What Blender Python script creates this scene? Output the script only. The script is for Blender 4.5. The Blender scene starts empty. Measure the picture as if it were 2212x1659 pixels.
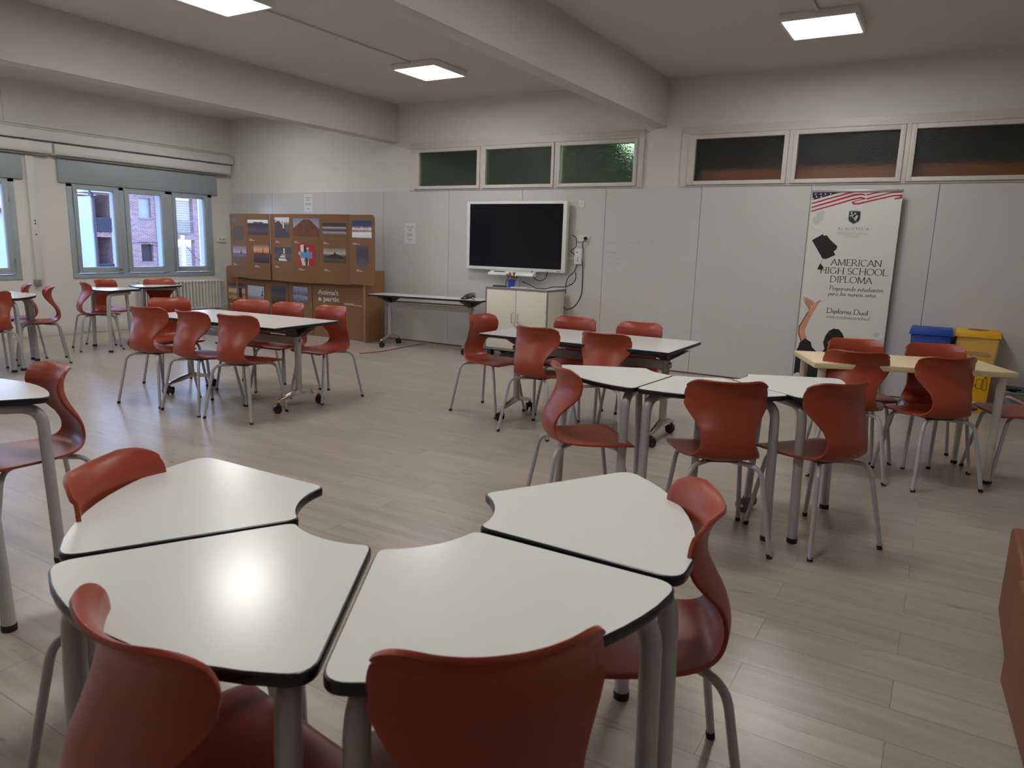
import bpy, bmesh, math, random
from mathutils import Vector, Matrix
S = bpy.context.scene
COL = S.collection
PI = math.pi
rad = math.radians
random.seed(7)

# ------------------------------------------------------------------ camera
W_PX, H_PX, F_PX = 2212, 1659, 1556.86
YAW, PITCH, ROLL, EYE = -0.5382, 0.1901, 0.0305, 1.45


def cam_axes():
    cy, sy, cp, sp = math.cos(YAW), math.sin(YAW), math.cos(PITCH), math.sin(PITCH)
    f = Vector((sy * cp, cy * cp, -sp))
    r = Vector((cy, -sy, 0))
    u = r.cross(f)
    c, s = math.cos(ROLL), math.sin(ROLL)
    return c * r + s * u, -s * r + c * u, f


_r, _u, _f = cam_axes()
cd = bpy.data.cameras.new('camera')
cd.sensor_fit = 'HORIZONTAL'
cd.sensor_width = 36.0
cd.lens = F_PX / W_PX * 36.0
cd.clip_start, cd.clip_end = 0.05, 300
cd.dof.use_dof = True
cd.dof.focus_distance = 5.5
cd.dof.aperture_fstop = 6.5
cam = bpy.data.objects.new('camera', cd)
COL.objects.link(cam)
cam.matrix_world = Matrix(((_r.x, _u.x, -_f.x, 0), (_r.y, _u.y, -_f.y, 0), (_r.z, _u.z, -_f.z, EYE), (0, 0, 0, 1)))
S.camera = cam

# ------------------------------------------------------------------ colour management, sky
S.view_settings.view_transform = 'Standard'
S.view_settings.look = 'None'
S.view_settings.gamma = 1.0
S.view_settings.use_curve_mapping = False
S.view_settings.exposure = 0.68
S.cycles.use_denoising = True
S.cycles.max_bounces = 10
S.cycles.diffuse_bounces = 6
S.cycles.transparent_max_bounces = 12
S.cycles.sample_clamp_indirect = 6.0

SKY_STRENGTH = 4.2
PANEL_STRENGTH = 17.5

world = bpy.data.worlds.new('dusk_sky')
S.world = world
world.use_nodes = True
wn, wl = world.node_tree.nodes, world.node_tree.links
wn.clear()
bg = wn.new('ShaderNodeBackground')
wo = wn.new('ShaderNodeOutputWorld')
tc = wn.new('ShaderNodeTexCoord')
sx = wn.new('ShaderNodeSeparateXYZ')
rp = wn.new('ShaderNodeValToRGB')
rp.color_ramp.elements[0].position, rp.color_ramp.elements[0].color = 0.0, (0.62, 0.70, 0.98, 1)
rp.color_ramp.elements[1].position, rp.color_ramp.elements[1].color = 0.7, (0.26, 0.44, 1.0, 1)
wl.new(tc.outputs['Generated'], sx.inputs[0])
wl.new(sx.outputs['Z'], rp.inputs[0])
wl.new(rp.outputs[0], bg.inputs[0])
bg.inputs[1].default_value = SKY_STRENGTH
wl.new(bg.outputs[0], wo.inputs[0])

# ------------------------------------------------------------------ room numbers
D = 8.453          # back wall plane
XL = -10.79        # window wall plane
XR = 2.6           # right wall (out of frame)
YF = -3.2          # wall behind the camera
CEIL = 3.38
PTOP = 2.175       # top of the white wall panels


# ------------------------------------------------------------------ materials
def srgb(*c):
    return tuple(((v / 255) / 12.92 if v / 255 <= 0.04045 else ((v / 255 + 0.055) / 1.055) ** 2.4) for v in c)


MATS = {}


def mat(name, color, rough=0.5, metal=0.0, spec=0.5, noise=0.0, nscale=8.0, bump=0.0, bscale=60.0, coat=0.0, emit=None, estr=0.0):
    m = bpy.data.materials.new(name)
    m.use_nodes = True
    nt = m.node_tree
    b = nt.nodes['Principled BSDF']
    b.inputs['Base Color'].default_value = (*color, 1)
    b.inputs['Roughness'].default_value = rough
    b.inputs['Metallic'].default_value = metal
    b.inputs['Specular IOR Level'].default_value = spec
    b.inputs['Coat Weight'].default_value = coat
    if noise or bump:
        t = nt.nodes.new('ShaderNodeTexCoord')
    if noise:
        n = nt.nodes.new('ShaderNodeTexNoise')
        n.inputs['Scale'].default_value = nscale
        n.inputs['Detail'].default_value = 5
        r = nt.nodes.new('ShaderNodeValToRGB')
        r.color_ramp.elements[0].position = 0.3
        r.color_ramp.elements[1].position = 0.7
        r.color_ramp.elements[0].color = (*[c * (1 - noise) for c in color], 1)
        r.color_ramp.elements[1].color = (*[min(1, c * (1 + noise)) for c in color], 1)
        nt.links.new(t.outputs['Object'], n.inputs['Vector'])
        nt.links.new(n.outputs['Fac'], r.inputs[0])
        nt.links.new(r.outputs[0], b.inputs['Base Color'])
    if bump:
        n2 = nt.nodes.new('ShaderNodeTexNoise')
        n2.inputs['Scale'].default_value = bscale
        n2.inputs['Detail'].default_value = 3
        bp = nt.nodes.new('ShaderNodeBump')
        bp.inputs['Strength'].default_value = bump
        bp.inputs['Distance'].default_value = 0.002
        nt.links.new(t.outputs['Object'], n2.inputs['Vector'])
        nt.links.new(n2.outputs['Fac'], bp.inputs['Height'])
        nt.links.new(bp.outputs[0], b.inputs['Normal'])
    if emit:
        b.inputs['Emission Color'].default_value = (*emit, 1)
        b.inputs['Emission Strength'].default_value = estr
    MATS[name] = m
    return m


M = MATS
mat('plaster', (0.66, 0.645, 0.62), 0.85, noise=0.02, nscale=3, bump=0.15, bscale=90)
mat('ceiling_paint', (0.60, 0.575, 0.55), 0.9, noise=0.015, nscale=2)
mat('wall_laminate', (0.58, 0.57, 0.565), 0.27, noise=0.02, nscale=1.2)
mat('seam', (0.05, 0.05, 0.05), 0.7)
mat('frame_white', (0.62, 0.585, 0.55), 0.45)
mat('trim_white', (0.64, 0.64, 0.63), 0.5)
mat('window_grey', srgb(158, 168, 174), 0.45, noise=0.02)
mat('shutter_grey', srgb(152, 162, 167), 0.5)
mat('exterior_render', (0.46, 0.53, 0.62), 0.8)
mat('steel', (0.55, 0.55, 0.55), 0.3, 1.0)
mat('tube_grey', srgb(178, 177, 180), 0.3, 0.1)
mat('tube_silver', srgb(172, 168, 164), 0.33, 0.25)
mat('aluminium', srgb(200, 190, 178), 0.22, 0.9)
mat('black_plastic', (0.012, 0.012, 0.014), 0.35)
mat('black_rubber', (0.01, 0.01, 0.01), 0.6)
mat('wheel_grey', (0.10, 0.10, 0.105), 0.45)
mat('table_white', (0.74, 0.745, 0.73), 0.20, spec=0.35, noise=0.01, nscale=2)
mat('table_edge', (0.010, 0.011, 0.016), 0.28)
mat('birch', srgb(226, 206, 164), 0.4, noise=0.04, nscale=6)
mat('cream_leg', srgb(205, 198, 184), 0.45)
mat('orange_shell', (0.33, 0.050, 0.022), 0.36, noise=0.02, nscale=3, bump=0.05, bscale=500)
mat('panel_housing', (0.72, 0.72, 0.72), 0.4)
mat('panel_light', (0.9, 0.9, 0.9), 0.4, emit=(1.0, 0.985, 0.95), estr=PANEL_STRENGTH)
mat('tv_white', (0.72, 0.73, 0.72), 0.35)
mat('tv_screen', (0.006, 0.006, 0.009), 0.12)
mat('cream_laminate', srgb(224, 218, 200), 0.4)
mat('grey_edge', srgb(128, 124, 118), 0.45)
mat('paper', (0.66, 0.66, 0.66), 0.7)
mat('ink_grey', (0.16, 0.16, 0.17), 0.8)
mat('ink_faint', (0.36, 0.36, 0.37), 0.8)
mat('cable_black', (0.012, 0.012, 0.012), 0.45)
mat('cable_red', srgb(150, 60, 45), 0.5)
mat('plug_white', (0.70, 0.70, 0.70), 0.35)
mat('hole_dark', (0.03, 0.03, 0.03), 0.6)
mat('cup_blue', srgb(40, 70, 170), 0.4)
mat('wood_stick', srgb(170, 125, 95), 0.6, noise=0.3, nscale=30)
mat('cardboard', srgb(126, 91, 60), 0.85, noise=0.05, nscale=2, bump=0.1, bscale=200)
mat('cardboard_edge', srgb(150, 112, 78), 0.9, noise=0.15, nscale=60)
mat('banner_cloth', (0.66, 0.655, 0.63), 0.5)
mat('banner_rail', srgb(165, 162, 160), 0.35, 0.5)
mat('print_black', (0.010, 0.009, 0.010), 0.5)
mat('print_red', srgb(176, 28, 38), 0.5)
mat('print_navy', srgb(30, 28, 62), 0.5)
mat('print_slate', srgb(24, 34, 40), 0.5)
mat('print_grey', srgb(128, 130, 130), 0.5)
mat('print_faint', srgb(190, 194, 190), 0.5)
mat('print_skin', srgb(205, 150, 118), 0.5, noise=0.15, nscale=14)
mat('print_skin_shadow', srgb(120, 66, 50), 0.5)
mat('print_white', (0.75, 0.75, 0.73), 0.5)
mat('print_blue', srgb(70, 110, 170), 0.6)
mat('print_skyblue', srgb(100, 140, 190), 0.6)
mat('print_brown', srgb(110, 62, 44), 0.6, noise=0.25, nscale=14)
mat('print_dark', srgb(52, 40, 42), 0.6, noise=0.5, nscale=40)
mat('print_cream', srgb(222, 208, 190), 0.6)
mat('bin_blue', srgb(18, 66, 158), 0.5)
mat('bin_yellow', srgb(228, 172, 12), 0.5)
mat('basket_grey', srgb(120, 124, 122), 0.6)
mat('pink_strap', srgb(196, 140, 150), 0.5)
mat('leather_tan', srgb(118, 66, 36), 0.5, noise=0.05, nscale=5, bump=0.2, bscale=150)
mat('radiator_white', (0.68, 0.66, 0.62), 0.4)
mat('roller_shutter', srgb(160, 156, 158), 0.6)
mat('dark_recess', srgb(60, 50, 55), 0.8)
mat('corridor_dark', (0.30, 0.31, 0.28), 0.9)
mat('corridor_wood', srgb(214, 134, 66), 0.6)
mat('gutter', srgb(40, 44, 60), 0.5)
mat('asphalt', (0.12, 0.12, 0.12), 0.9)


def nodes_of(m):
    nt = m.node_tree
    return nt, nt.nodes['Principled BSDF'], nt.links


def make_floor_mat():
    m = mat('oak_laminate', (0.4, 0.34, 0.28), 0.36, spec=0.5)
    nt, b, L = nodes_of(m)
    N = nt.nodes.new
    t = N('ShaderNodeTexCoord')
    br = N('ShaderNodeTexBrick')
    br.offset = 0.37
    br.inputs['Scale'].default_value = 1.0
    br.inputs['Brick Width'].default_value = 1.28
    br.inputs['Row Height'].default_value = 0.19
    br.inputs['Mortar Size'].default_value = 0.0012
    br.inputs['Mortar Smooth'].default_value = 0.2
    br.inputs['Color1'].default_value = (0.0, 0.0, 0.0, 1)
    br.inputs['Color2'].default_value = (1.0, 1.0, 1.0, 1)
    br.inputs['Mortar'].default_value = (0.5, 0.5, 0.5, 1)
    L.new(t.outputs['Object'], br.inputs['Vector'])
    mp = N('ShaderNodeMapping')
    mp.inputs['Scale'].default_value = (0.8, 7.5, 1.0)
    off = N('ShaderNodeVectorMath')
    off.operation = 'MULTIPLY_ADD'
    off.inputs[1].default_value = (9.0, 5.0, 3.0)
    L.new(br.outputs['Color'], off.inputs[0])
    L.new(t.outputs['Object'], off.inputs[2])
    L.new(off.outputs[0], mp.inputs['Vector'])
    g = N('ShaderNodeTexNoise')
    g.inputs['Scale'].default_value = 2.2
    g.inputs['Detail'].default_value = 8
    g.inputs['Roughness'].default_value = 0.62
    g.inputs['Distortion'].default_value = 0.35
    L.new(mp.outputs[0], g.inputs['Vector'])
    cr = N('ShaderNodeValToRGB')
    e = cr.color_ramp.elements
    e[0].position, e[0].color = 0.22, (0.290, 0.243, 0.198, 1)
    e[1].position, e[1].color = 0.72, (0.460, 0.404, 0.338, 1)
    k = cr.color_ramp.elements.new(0.42)
    k.color = (0.368, 0.317, 0.260, 1)
    k = cr.color_ramp.elements.new(0.55)
    k.color = (0.405, 0.352, 0.290, 1)
    L.new(g.outputs['Fac'], cr.inputs[0])
    # plank to plank tone
    mx = N('ShaderNodeMix')
    mx.data_type, mx.blend_type = 'RGBA', 'MULTIPLY'
    mx.inputs['Factor'].default_value = 1.0
    tr = N('ShaderNodeValToRGB')
    tr.color_ramp.elements[0].color = (0.91, 0.915, 0.92, 1)
    tr.color_ramp.elements[1].color = (1.05, 1.045, 1.035, 1)
    L.new(br.outputs['Color'], tr.inputs[0])
    L.new(cr.outputs[0], mx.inputs['A'])
    L.new(tr.outputs[0], mx.inputs['B'])
    # sparse dark knots
    mp2 = N('ShaderNodeMapping')
    mp2.inputs['Scale'].default_value = (1.6, 7.0, 1.0)
    L.new(off.outputs[0], mp2.inputs['Vector'])
    kn = N('ShaderNodeTexNoise')
    kn.inputs['Scale'].default_value = 3.0
    kn.inputs['Detail'].default_value = 4
    L.new(mp2.outputs[0], kn.inputs['Vector'])
    kr = N('ShaderNodeValToRGB')
    kr.color_ramp.elements[0].position, kr.color_ramp.elements[0].color = 0.66, (1, 1, 1, 1)
    kr.color_ramp.elements[1].position, kr.color_ramp.elements[1].color = 0.80, (0.45, 0.38, 0.33, 1)
    L.new(kn.outputs['Fac'], kr.inputs[0])
    mk = N('ShaderNodeMix')
    mk.data_type, mk.blend_type = 'RGBA', 'MULTIPLY'
    mk.inputs['Factor'].default_value = 1.0
    L.new(mx.outputs['Result'], mk.inputs['A'])
    L.new(kr.outputs[0], mk.inputs['B'])
    # joints
    mj = N('ShaderNodeMix')
    mj.data_type = 'RGBA'
    L.new(br.outputs['Fac'], mj.inputs['Factor'])
    L.new(mk.outputs['Result'], mj.inputs['A'])
    mj.inputs['B'].default_value = (0.15, 0.125, 0.10, 1)
    L.new(mj.outputs['Result'], b.inputs['Base Color'])
    rr = N('ShaderNodeMapRange')
    rr.inputs['To Min'].default_value, rr.inputs['To Max'].default_value = 0.25, 0.34
    L.new(g.outputs['Fac'], rr.inputs['Value'])
    L.new(rr.outputs[0], b.inputs['Roughness'])
    return m


def make_brick_mat():
    m = mat('facade_brick', (0.4, 0.25, 0.22), 0.9)
    nt, b, L = nodes_of(m)
    N = nt.nodes.new
    t = N('ShaderNodeTexCoord')
    sp = N('ShaderNodeSeparateXYZ')
    cb = N('ShaderNodeCombineXYZ')
    ad = N('ShaderNodeMath')
    ad.operation = 'ADD'
    L.new(t.outputs['Object'], sp.inputs[0])
    L.new(sp.outputs['X'], ad.inputs[0])
    L.new(sp.outputs['Y'], ad.inputs[1])
    L.new(ad.outputs[0], cb.inputs['X'])
    L.new(sp.outputs['Z'], cb.inputs['Y'])
    br = N('ShaderNodeTexBrick')
    br.inputs['Scale'].default_value = 1.0
    br.inputs['Brick Width'].default_value = 0.30
    br.inputs['Row Height'].default_value = 0.085
    br.inputs['Mortar Size'].default_value = 0.014
    br.inputs['Color1'].default_value = (*srgb(112, 82, 80), 1)
    br.inputs['Color2'].default_value = (*srgb(148, 116, 112), 1)
    br.inputs['Mortar'].default_value = (*srgb(170, 156, 158), 1)
    L.new(cb.outputs[0], br.inputs['Vector'])
    L.new(br.outputs['Color'], b.inputs['Base Color'])
    return m


def make_frosted(name, tint, rough):
    """textured cathedral glass"""
    m = mat(name, tint, rough, spec=0.5)
    nt, b, L = nodes_of(m)
    N = nt.nodes.new
    b.inputs['Transmission Weight'].default_value = 1.0
    b.inputs['IOR'].default_value = 1.4
    t = N('ShaderNodeTexCoord')
    v = N('ShaderNodeTexVoronoi')
    v.inputs['Scale'].default_value = 75
    L.new(t.outputs['Object'], v.inputs['Vector'])
    n = N('ShaderNodeTexNoise')
    n.inputs['Scale'].default_value = 140
    L.new(t.outputs['Object'], n.inputs['Vector'])
    ad = N('ShaderNodeMath')
    L.new(v.outputs['Distance'], ad.inputs[0])
    L.new(n.outputs['Fac'], ad.inputs[1])
    bp = N('ShaderNodeBump')
    bp.inputs['Strength'].default_value = 0.9
    bp.inputs['Distance'].default_value = 0.004
    L.new(ad.outputs[0], bp.inputs['Height'])
    L.new(bp.outputs[0], b.inputs['Normal'])
    return m


def make_clear_glass():
    m = bpy.data.materials.new('window_glass')
    m.use_nodes = True
    nt = m.node_tree
    nt.nodes.clear()
    N, L = nt.nodes.new, nt.links
    o, mx, tr, gl, fr = N('ShaderNodeOutputMaterial'), N('ShaderNodeMixShader'), N('ShaderNodeBsdfTransparent'), N('ShaderNodeBsdfGlossy'), N('ShaderNodeFresnel')
    tr.inputs[0].default_value = (0.93, 0.95, 0.97, 1)
    gl.inputs['Roughness'].default_value = 0.02
    fr.inputs[0].default_value = 1.45
    L.new(fr.outputs[0], mx.inputs[0])
    L.new(tr.outputs[0], mx.inputs[1])
    L.new(gl.outputs[0], mx.inputs[2])
    L.new(mx.outputs[0], o.inputs[0])
    MATS['window_glass'] = m


def make_bag():
    m = mat('clear_bag', (0.92, 0.80, 0.45), 0.25)
    nt, b, L = nodes_of(m)
    N = nt.nodes.new
    o = nt.nodes['Material Output']
    tr, mx = N('ShaderNodeBsdfTransparent'), N('ShaderNodeMixShader')
    tr.inputs[0].default_value = (0.96, 0.93, 0.82, 1)
    mx.inputs[0].default_value = 0.22
    L.new(tr.outputs[0], mx.inputs[1])
    L.new(b.outputs[0], mx.inputs[2])
    L.new(mx.outputs[0], o.inputs[0])
    t = N('ShaderNodeTexCoord')
    n = N('ShaderNodeTexNoise')
    n.inputs['Scale'].default_value = 9
    n.inputs['Distortion'].default_value = 1.5
    bp = N('ShaderNodeBump')
    bp.inputs['Strength'].default_value = 0.8
    bp.inputs['Distance'].default_value = 0.03
    L.new(t.outputs['Object'], n.inputs['Vector'])
    L.new(n.outputs['Fac'], bp.inputs['Height'])
    L.new(bp.outputs[0], b.inputs['Normal'])


def make_photo(name, stops, nscale=14.0, namp=0.12):
    """a printed landscape photograph: tones run up the picture, broken by noise"""
    m = mat(name, (0.5, 0.5, 0.5), 0.6)
    nt, b, L = nodes_of(m)
    N = nt.nodes.new
    t = N('ShaderNodeTexCoord')
    sp = N('ShaderNodeSeparateXYZ')
    L.new(t.outputs['Generated'], sp.inputs[0])
    n = N('ShaderNodeTexNoise')
    n.inputs['Scale'].default_value = nscale
    n.inputs['Detail'].default_value = 6
    L.new(t.outputs['Generated'], n.inputs['Vector'])
    ma = N('ShaderNodeMath')
    ma.operation = 'MULTIPLY_ADD'
    L.new(n.outputs['Fac'], ma.inputs[0])
    ma.inputs[1].default_value = namp * 2
    sb = N('ShaderNodeMath')
    sb.operation = 'SUBTRACT'
    L.new(sp.outputs['Z'], sb.inputs[0])
    sb.inputs[1].default_value = namp
    L.new(sb.outputs[0], ma.inputs[2])
    r = N('ShaderNodeValToRGB')
    e = r.color_ramp.elements
    e[0].position, e[0].color = stops[0][0], (*srgb(*stops[0][1]), 1)
    e[1].position, e[1].color = stops[-1][0], (*srgb(*stops[-1][1]), 1)
    for p, c in stops[1:-1]:
        x = r.color_ramp.elements.new(p)
        x.color = (*srgb(*c), 1)
    L.new(ma.outputs[0], r.inputs[0])
    L.new(r.outputs[0], b.inputs['Base Color'])
    return m


make_floor_mat()
make_brick_mat()
make_frosted('frosted_green', (0.60, 0.72, 0.58), 0.15)
make_frosted('frosted_grey', (0.66, 0.68, 0.68), 0.13)
make_clear_glass()
make_bag()
make_photo('photo_dusk', [(0.0, (70, 52, 72)), (0.30, (112, 86, 104)), (0.36, (84, 60, 70)), (0.42, (190, 148, 120)), (0.65, (168, 132, 140)), (1.0, (116, 92, 122))], 8, 0.05)
make_photo('photo_sunset_town', [(0.0, (44, 32, 40)), (0.45, (84, 58, 62)), (0.55, (120, 70, 62)), (0.60, (222, 140, 70)), (0.75, (216, 168, 120)), (1.0, (130, 96, 84))], 18, 0.10)
make_photo('photo_ruin', [(0.0, (66, 54, 62)), (0.35, (92, 76, 84)), (0.70, (52, 42, 52)), (0.76, (70, 56, 64)), (0.80, (222, 220, 226)), (1.0, (232, 232, 236))], 20, 0.04)
make_photo('photo_stone_gate', [(0.0, (60, 58, 52)), (0.10, (44, 40, 42)), (0.45, (92, 78, 72)), (0.65, (70, 58, 56)), (0.80, (196, 200, 206)), (1.0, (206, 212, 218))], 6, 0.16)
make_photo('photo_arcade', [(0.0, (60, 48, 44)), (0.4, (84, 66, 58)), (0.7, (60, 46, 42)), (1.0, (48, 38, 36))], 9, 0.2)
make_photo('photo_blue_grey', [(0.0, (140, 134, 150)), (0.6, (152, 156, 176)), (1.0, (124, 134, 160))], 4, 0.2)
make_photo('photo_station', [(0.0, (70, 60, 66)), (0.25, (170, 160, 166)), (0.35, (62, 52, 58)), (0.55, (120, 106, 110)), (0.62, (206, 198, 190)), (0.70, (72, 58, 62)), (1.0, (66, 52, 58))], 26, 0.14)
make_photo('photo_church', [(0.0, (70, 64, 56)), (0.30, (86, 76, 66)), (0.42, (60, 48, 46)), (0.55, (120, 106, 100)), (0.62, (190, 178, 160)), (1.0, (122, 108, 102))], 7, 0.10)
make_photo('photo_snow', [(0.0, (214, 214, 224)), (0.28, (236, 234, 236)), (0.40, (132, 96, 78)), (0.52, (226, 222, 224)), (0.62, (120, 92, 80)), (0.70, (44, 58, 104)), (1.0, (32, 44, 92))], 7, 0.13)
make_photo('photo_rock', [(0.0, (96, 84, 88)), (0.4, (74, 62, 66)), (0.7, (60, 48, 54)), (1.0, (84, 70, 74))], 4, 0.4)
make_photo('photo_storm_sea', [(0.0, (58, 46, 42)), (0.2, (190, 150, 96)), (0.40, (120, 92, 74)), (0.5, (212, 170, 110)), (0.65, (176, 168, 172)), (0.8, (92, 88, 98)), (1.0, (60, 56, 66))], 7, 0.12)
make_photo('photo_mist', [(0.0, (128, 112, 124)), (0.25, (170, 152, 160)), (0.35, (190, 192, 202)), (1.0, (200, 202, 210))], 3, 0.05)
make_photo('photo_forest', [(0.0, (50, 44, 42)), (0.5, (86, 76, 74)), (0.75, (62, 56, 68)), (1.0, (70, 74, 92))], 14, 0.3)
make_photo('photo_collage', [(0.0, (74, 88, 120)), (0.35, (150, 158, 182)), (0.5, (96, 84, 96)), (0.7, (120, 138, 180)), (1.0, (180, 170, 150))], 5, 0.35)


# ------------------------------------------------------------------ mesh helpers
class MB:
    def __init__(self):
        self.v, self.f = [], []

    def add(self, vs, fs):
        o = len(self.v)
        self.v += [tuple(p) for p in vs]
        self.f += [tuple(i + o for i in q) for q in fs]

    def box(self, x0, x1, y0, y1, z0, z1):
        v = [(x, y, z) for x in (x0, x1) for y in (y0, y1) for z in (z0, z1)]
        self.add(v, [(0, 1, 3, 2), (4, 6, 7, 5), (0, 4, 5, 1), (2, 3, 7, 6), (0, 2, 6, 4), (1, 5, 7, 3)])

    def frustum(self, cx, cy, z0, z1, a0, b0, a1, b1):
        v = [(cx + sx_ * a, cy + sy_ * b, z) for z, a, b in ((z0, a0, b0), (z1, a1, b1)) for sx_, sy_ in ((-1, -1), (1, -1), (1, 1), (-1, 1))]
        self.add(v, [(3, 2, 1, 0), (4, 5, 6, 7)] + [(i, (i + 1) % 4, 4 + (i + 1) % 4, 4 + i) for i in range(4)])

    def tube(self, pts, r, n=12, caps=True):
        pts = [Vector(p) for p in pts]
        rr = r if isinstance(r, (list, tuple)) else [r] * len(pts)
        tang = []
        for i in range(len(pts)):
            a = pts[max(i - 1, 0)]
            b = pts[min(i + 1, len(pts) - 1)]
            tang.append((b - a).normalized())
        up = Vector((0, 0, 1)) if abs(tang[0].z) < 0.9 else Vector((1, 0, 0))
        nrm = (up - tang[0] * up.dot(tang[0])).normalized()
        vs = []
        for i, p in enumerate(pts):
            nrm = (nrm - tang[i] * nrm.dot(tang[i])).normalized()
            bn = tang[i].cross(nrm)
            for k in range(n):
                a = 2 * PI * k / n
                vs.append(p + (nrm * math.cos(a) + bn * math.sin(a)) * rr[i])
        fs = []
        for i in range(len(pts) - 1):
            for k in range(n):
                fs.append((i * n + k, i * n + (k + 1) % n, (i + 1) * n + (k + 1) % n, (i + 1) * n + k))
        if caps:
            fs.append(tuple(range(n - 1, -1, -1)))
            fs.append(tuple((len(pts) - 1) * n + k for k in range(n)))
        self.add(vs, fs)

    def cyl(self, a, b, r, n=20):
        self.tube([a, b], r, n)

    def prism(self, poly, z0, z1, axis='z'):
        """polygon (ccw) extruded along an axis"""
        n = len(poly)

        def at(p, h):
            if axis == 'z':
                return (p[0], p[1], h)
            if axis == 'y':
                return (p[0], h, p[1])
            return (h, p[0], p[1])
        vs = [at(p, z0) for p in poly] + [at(p, z1) for p in poly]
        fs = [tuple(range(n - 1, -1, -1)), tuple(range(n, 2 * n))] + [(i, (i + 1) % n, n + (i + 1) % n, n + i) for i in range(n)]
        self.add(vs, fs)

    def lathe(self, prof, c=(0, 0, 0), axis='z', n=24):
        vs, fs = [], []
        for r, h in prof:
            for k in range(n):
                a = 2 * PI * k / n
                p = (r * math.cos(a), r * math.sin(a), h)
                if axis == 'x':
                    p = (h, r * math.cos(a), r * math.sin(a))
                elif axis == 'y':
                    p = (r * math.sin(a), h, r * math.cos(a))
                vs.append((p[0] + c[0], p[1] + c[1], p[2] + c[2]))
        for i in range(len(prof) - 1):
            for k in range(n):
                fs.append((i * n + k, i * n + (k + 1) % n, (i + 1) * n + (k + 1) % n, (i + 1) * n + k))
        fs.append(tuple(range(n - 1, -1, -1)))
        fs.append(tuple((len(prof) - 1) * n + k for k in range(n)))
        self.add(vs, fs)

    def xf(self, m):
        self.v = [tuple(m @ Vector(p)) for p in self.v]
        return self

    def build(self, name, m, parent=None, smooth=None, bevel=0.0, seg=2, loc=None, rotz=0.0):
        me = bpy.data.meshes.new(name)
        me.from_pydata(self.v, [], self.f)
        bm = bmesh.new()
        bm.from_mesh(me)
        bmesh.ops.recalc_face_normals(bm, faces=bm.faces)
        if bevel:
            es = [e for e in bm.edges if len(e.link_faces) == 2 and e.calc_face_angle() > 0.6]
            bmesh.ops.bevel(bm, geom=es, offset=bevel, segments=seg, profile=0.5, affect='EDGES', clamp_overlap=True)
        bm.to_mesh(me)
        bm.free()
        if smooth or bevel:
            me.polygons.foreach_set('use_smooth', [True] * len(me.polygons))
            me.set_sharp_from_angle(angle=rad(smooth or 35))
        me.materials.append(MATS[m] if isinstance(m, str) else m)
        o = bpy.data.objects.new(name, me)
        COL.objects.link(o)
        if parent:
            o.parent = parent
        if loc:
            o.location = loc
        o.rotation_euler.z = rotz
        return o


def box(name, m, x0, x1, y0, y1, z0, z1, parent=None, bevel=0.0):
    b = MB()
    b.box(x0, x1, y0, y1, z0, z1)
    return b.build(name, m, parent, bevel=bevel)


def tag(o, label=None, cat=None, group=None, kind=None):
    if label:
        o['label'] = label
    if cat:
        o['category'] = cat
    if group:
        o['group'] = group
    if kind:
        o['kind'] = kind
    return o


def thing(name, label, cat, loc=(0, 0, 0), rotz=0.0, group=None):
    o = bpy.data.objects.new(name, None)
    o.empty_display_size = 0.1
    COL.objects.link(o)
    o.location = loc
    o.rotation_euler.z = rotz
    return tag(o, label, cat, group)


def struct(o):
    o['kind'] = 'structure'
    return o


def holder(name, loc=(0, 0, 0)):
    o = bpy.data.objects.new(name, None)
    COL.objects.link(o)
    o.location = loc
    o['kind'] = 'structure'
    return o


def copy_tree(o, parent=None):
    c = o.copy()
    COL.objects.link(c)
    c.parent = parent
    for ch in KIDS.get(o.name, []):
        copy_tree2(ch, c)
    return c


def copy_tree2(o, parent):
    c = o.copy()
    COL.objects.link(c)
    c.parent = parent
    for ch in KIDS.get(o.name, []):
        copy_tree2(ch, c)


KIDS = {}


def index_kids(o):
    KIDS[o.name] = list(o.children)
    for c in o.children:
        index_kids(c)


def arc(cx, cy, rx, ry, a0, a1, n=12):
    return [(cx + rx * math.cos(rad(a0 + (a1 - a0) * i / n)), cy + ry * math.sin(rad(a0 + (a1 - a0) * i / n))) for i in range(n + 1)]


def fillet(pts, r, n=7):
    """round the inner corners of a 3d polyline"""
    P = [Vector(p) for p in pts]
    out = [P[0]]
    for i in range(1, len(P) - 1):
        a, b, c = P[i - 1], P[i], P[i + 1]
        d1, d2 = (a - b).normalized(), (c - b).normalized()
        q = min(r, (a - b).length * 0.48, (c - b).length * 0.48)
        s, e = b + d1 * q, b + d2 * q
        for k in range(n + 1):
            t = k / n
            out.append(s * (1 - t) ** 2 + b * 2 * t * (1 - t) + e * t * t)
    out.append(P[-1])
    return out


def round_poly(pts, rs, n=6):
    """round the corners of a 2d polygon"""
    N = len(pts)
    out = []
    for i in range(N):
        a, b, c = Vector(pts[i - 1]), Vector(pts[i]), Vector(pts[(i + 1) % N])
        r = rs[i] if isinstance(rs, (list, tuple)) else rs
        if r <= 0:
            out.append(tuple(b))
            continue
        d1, d2 = (a - b), (c - b)
        q1, q2 = min(r, d1.length * 0.48), min(r, d2.length * 0.48)
        s, e = b + d1.normalized() * q1, b + d2.normalized() * q2
        for k in range(n + 1):
            t = k / n
            p = s * (1 - t) ** 2 + b * 2 * t * (1 - t) + e * t * t
            out.append((p.x, p.y))
    return out

# ------------------------------------------------------------------ lettering drawn with a broad nib (serif capitals and italics)
def _g(adv, *strokes):
    return adv, strokes


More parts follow.
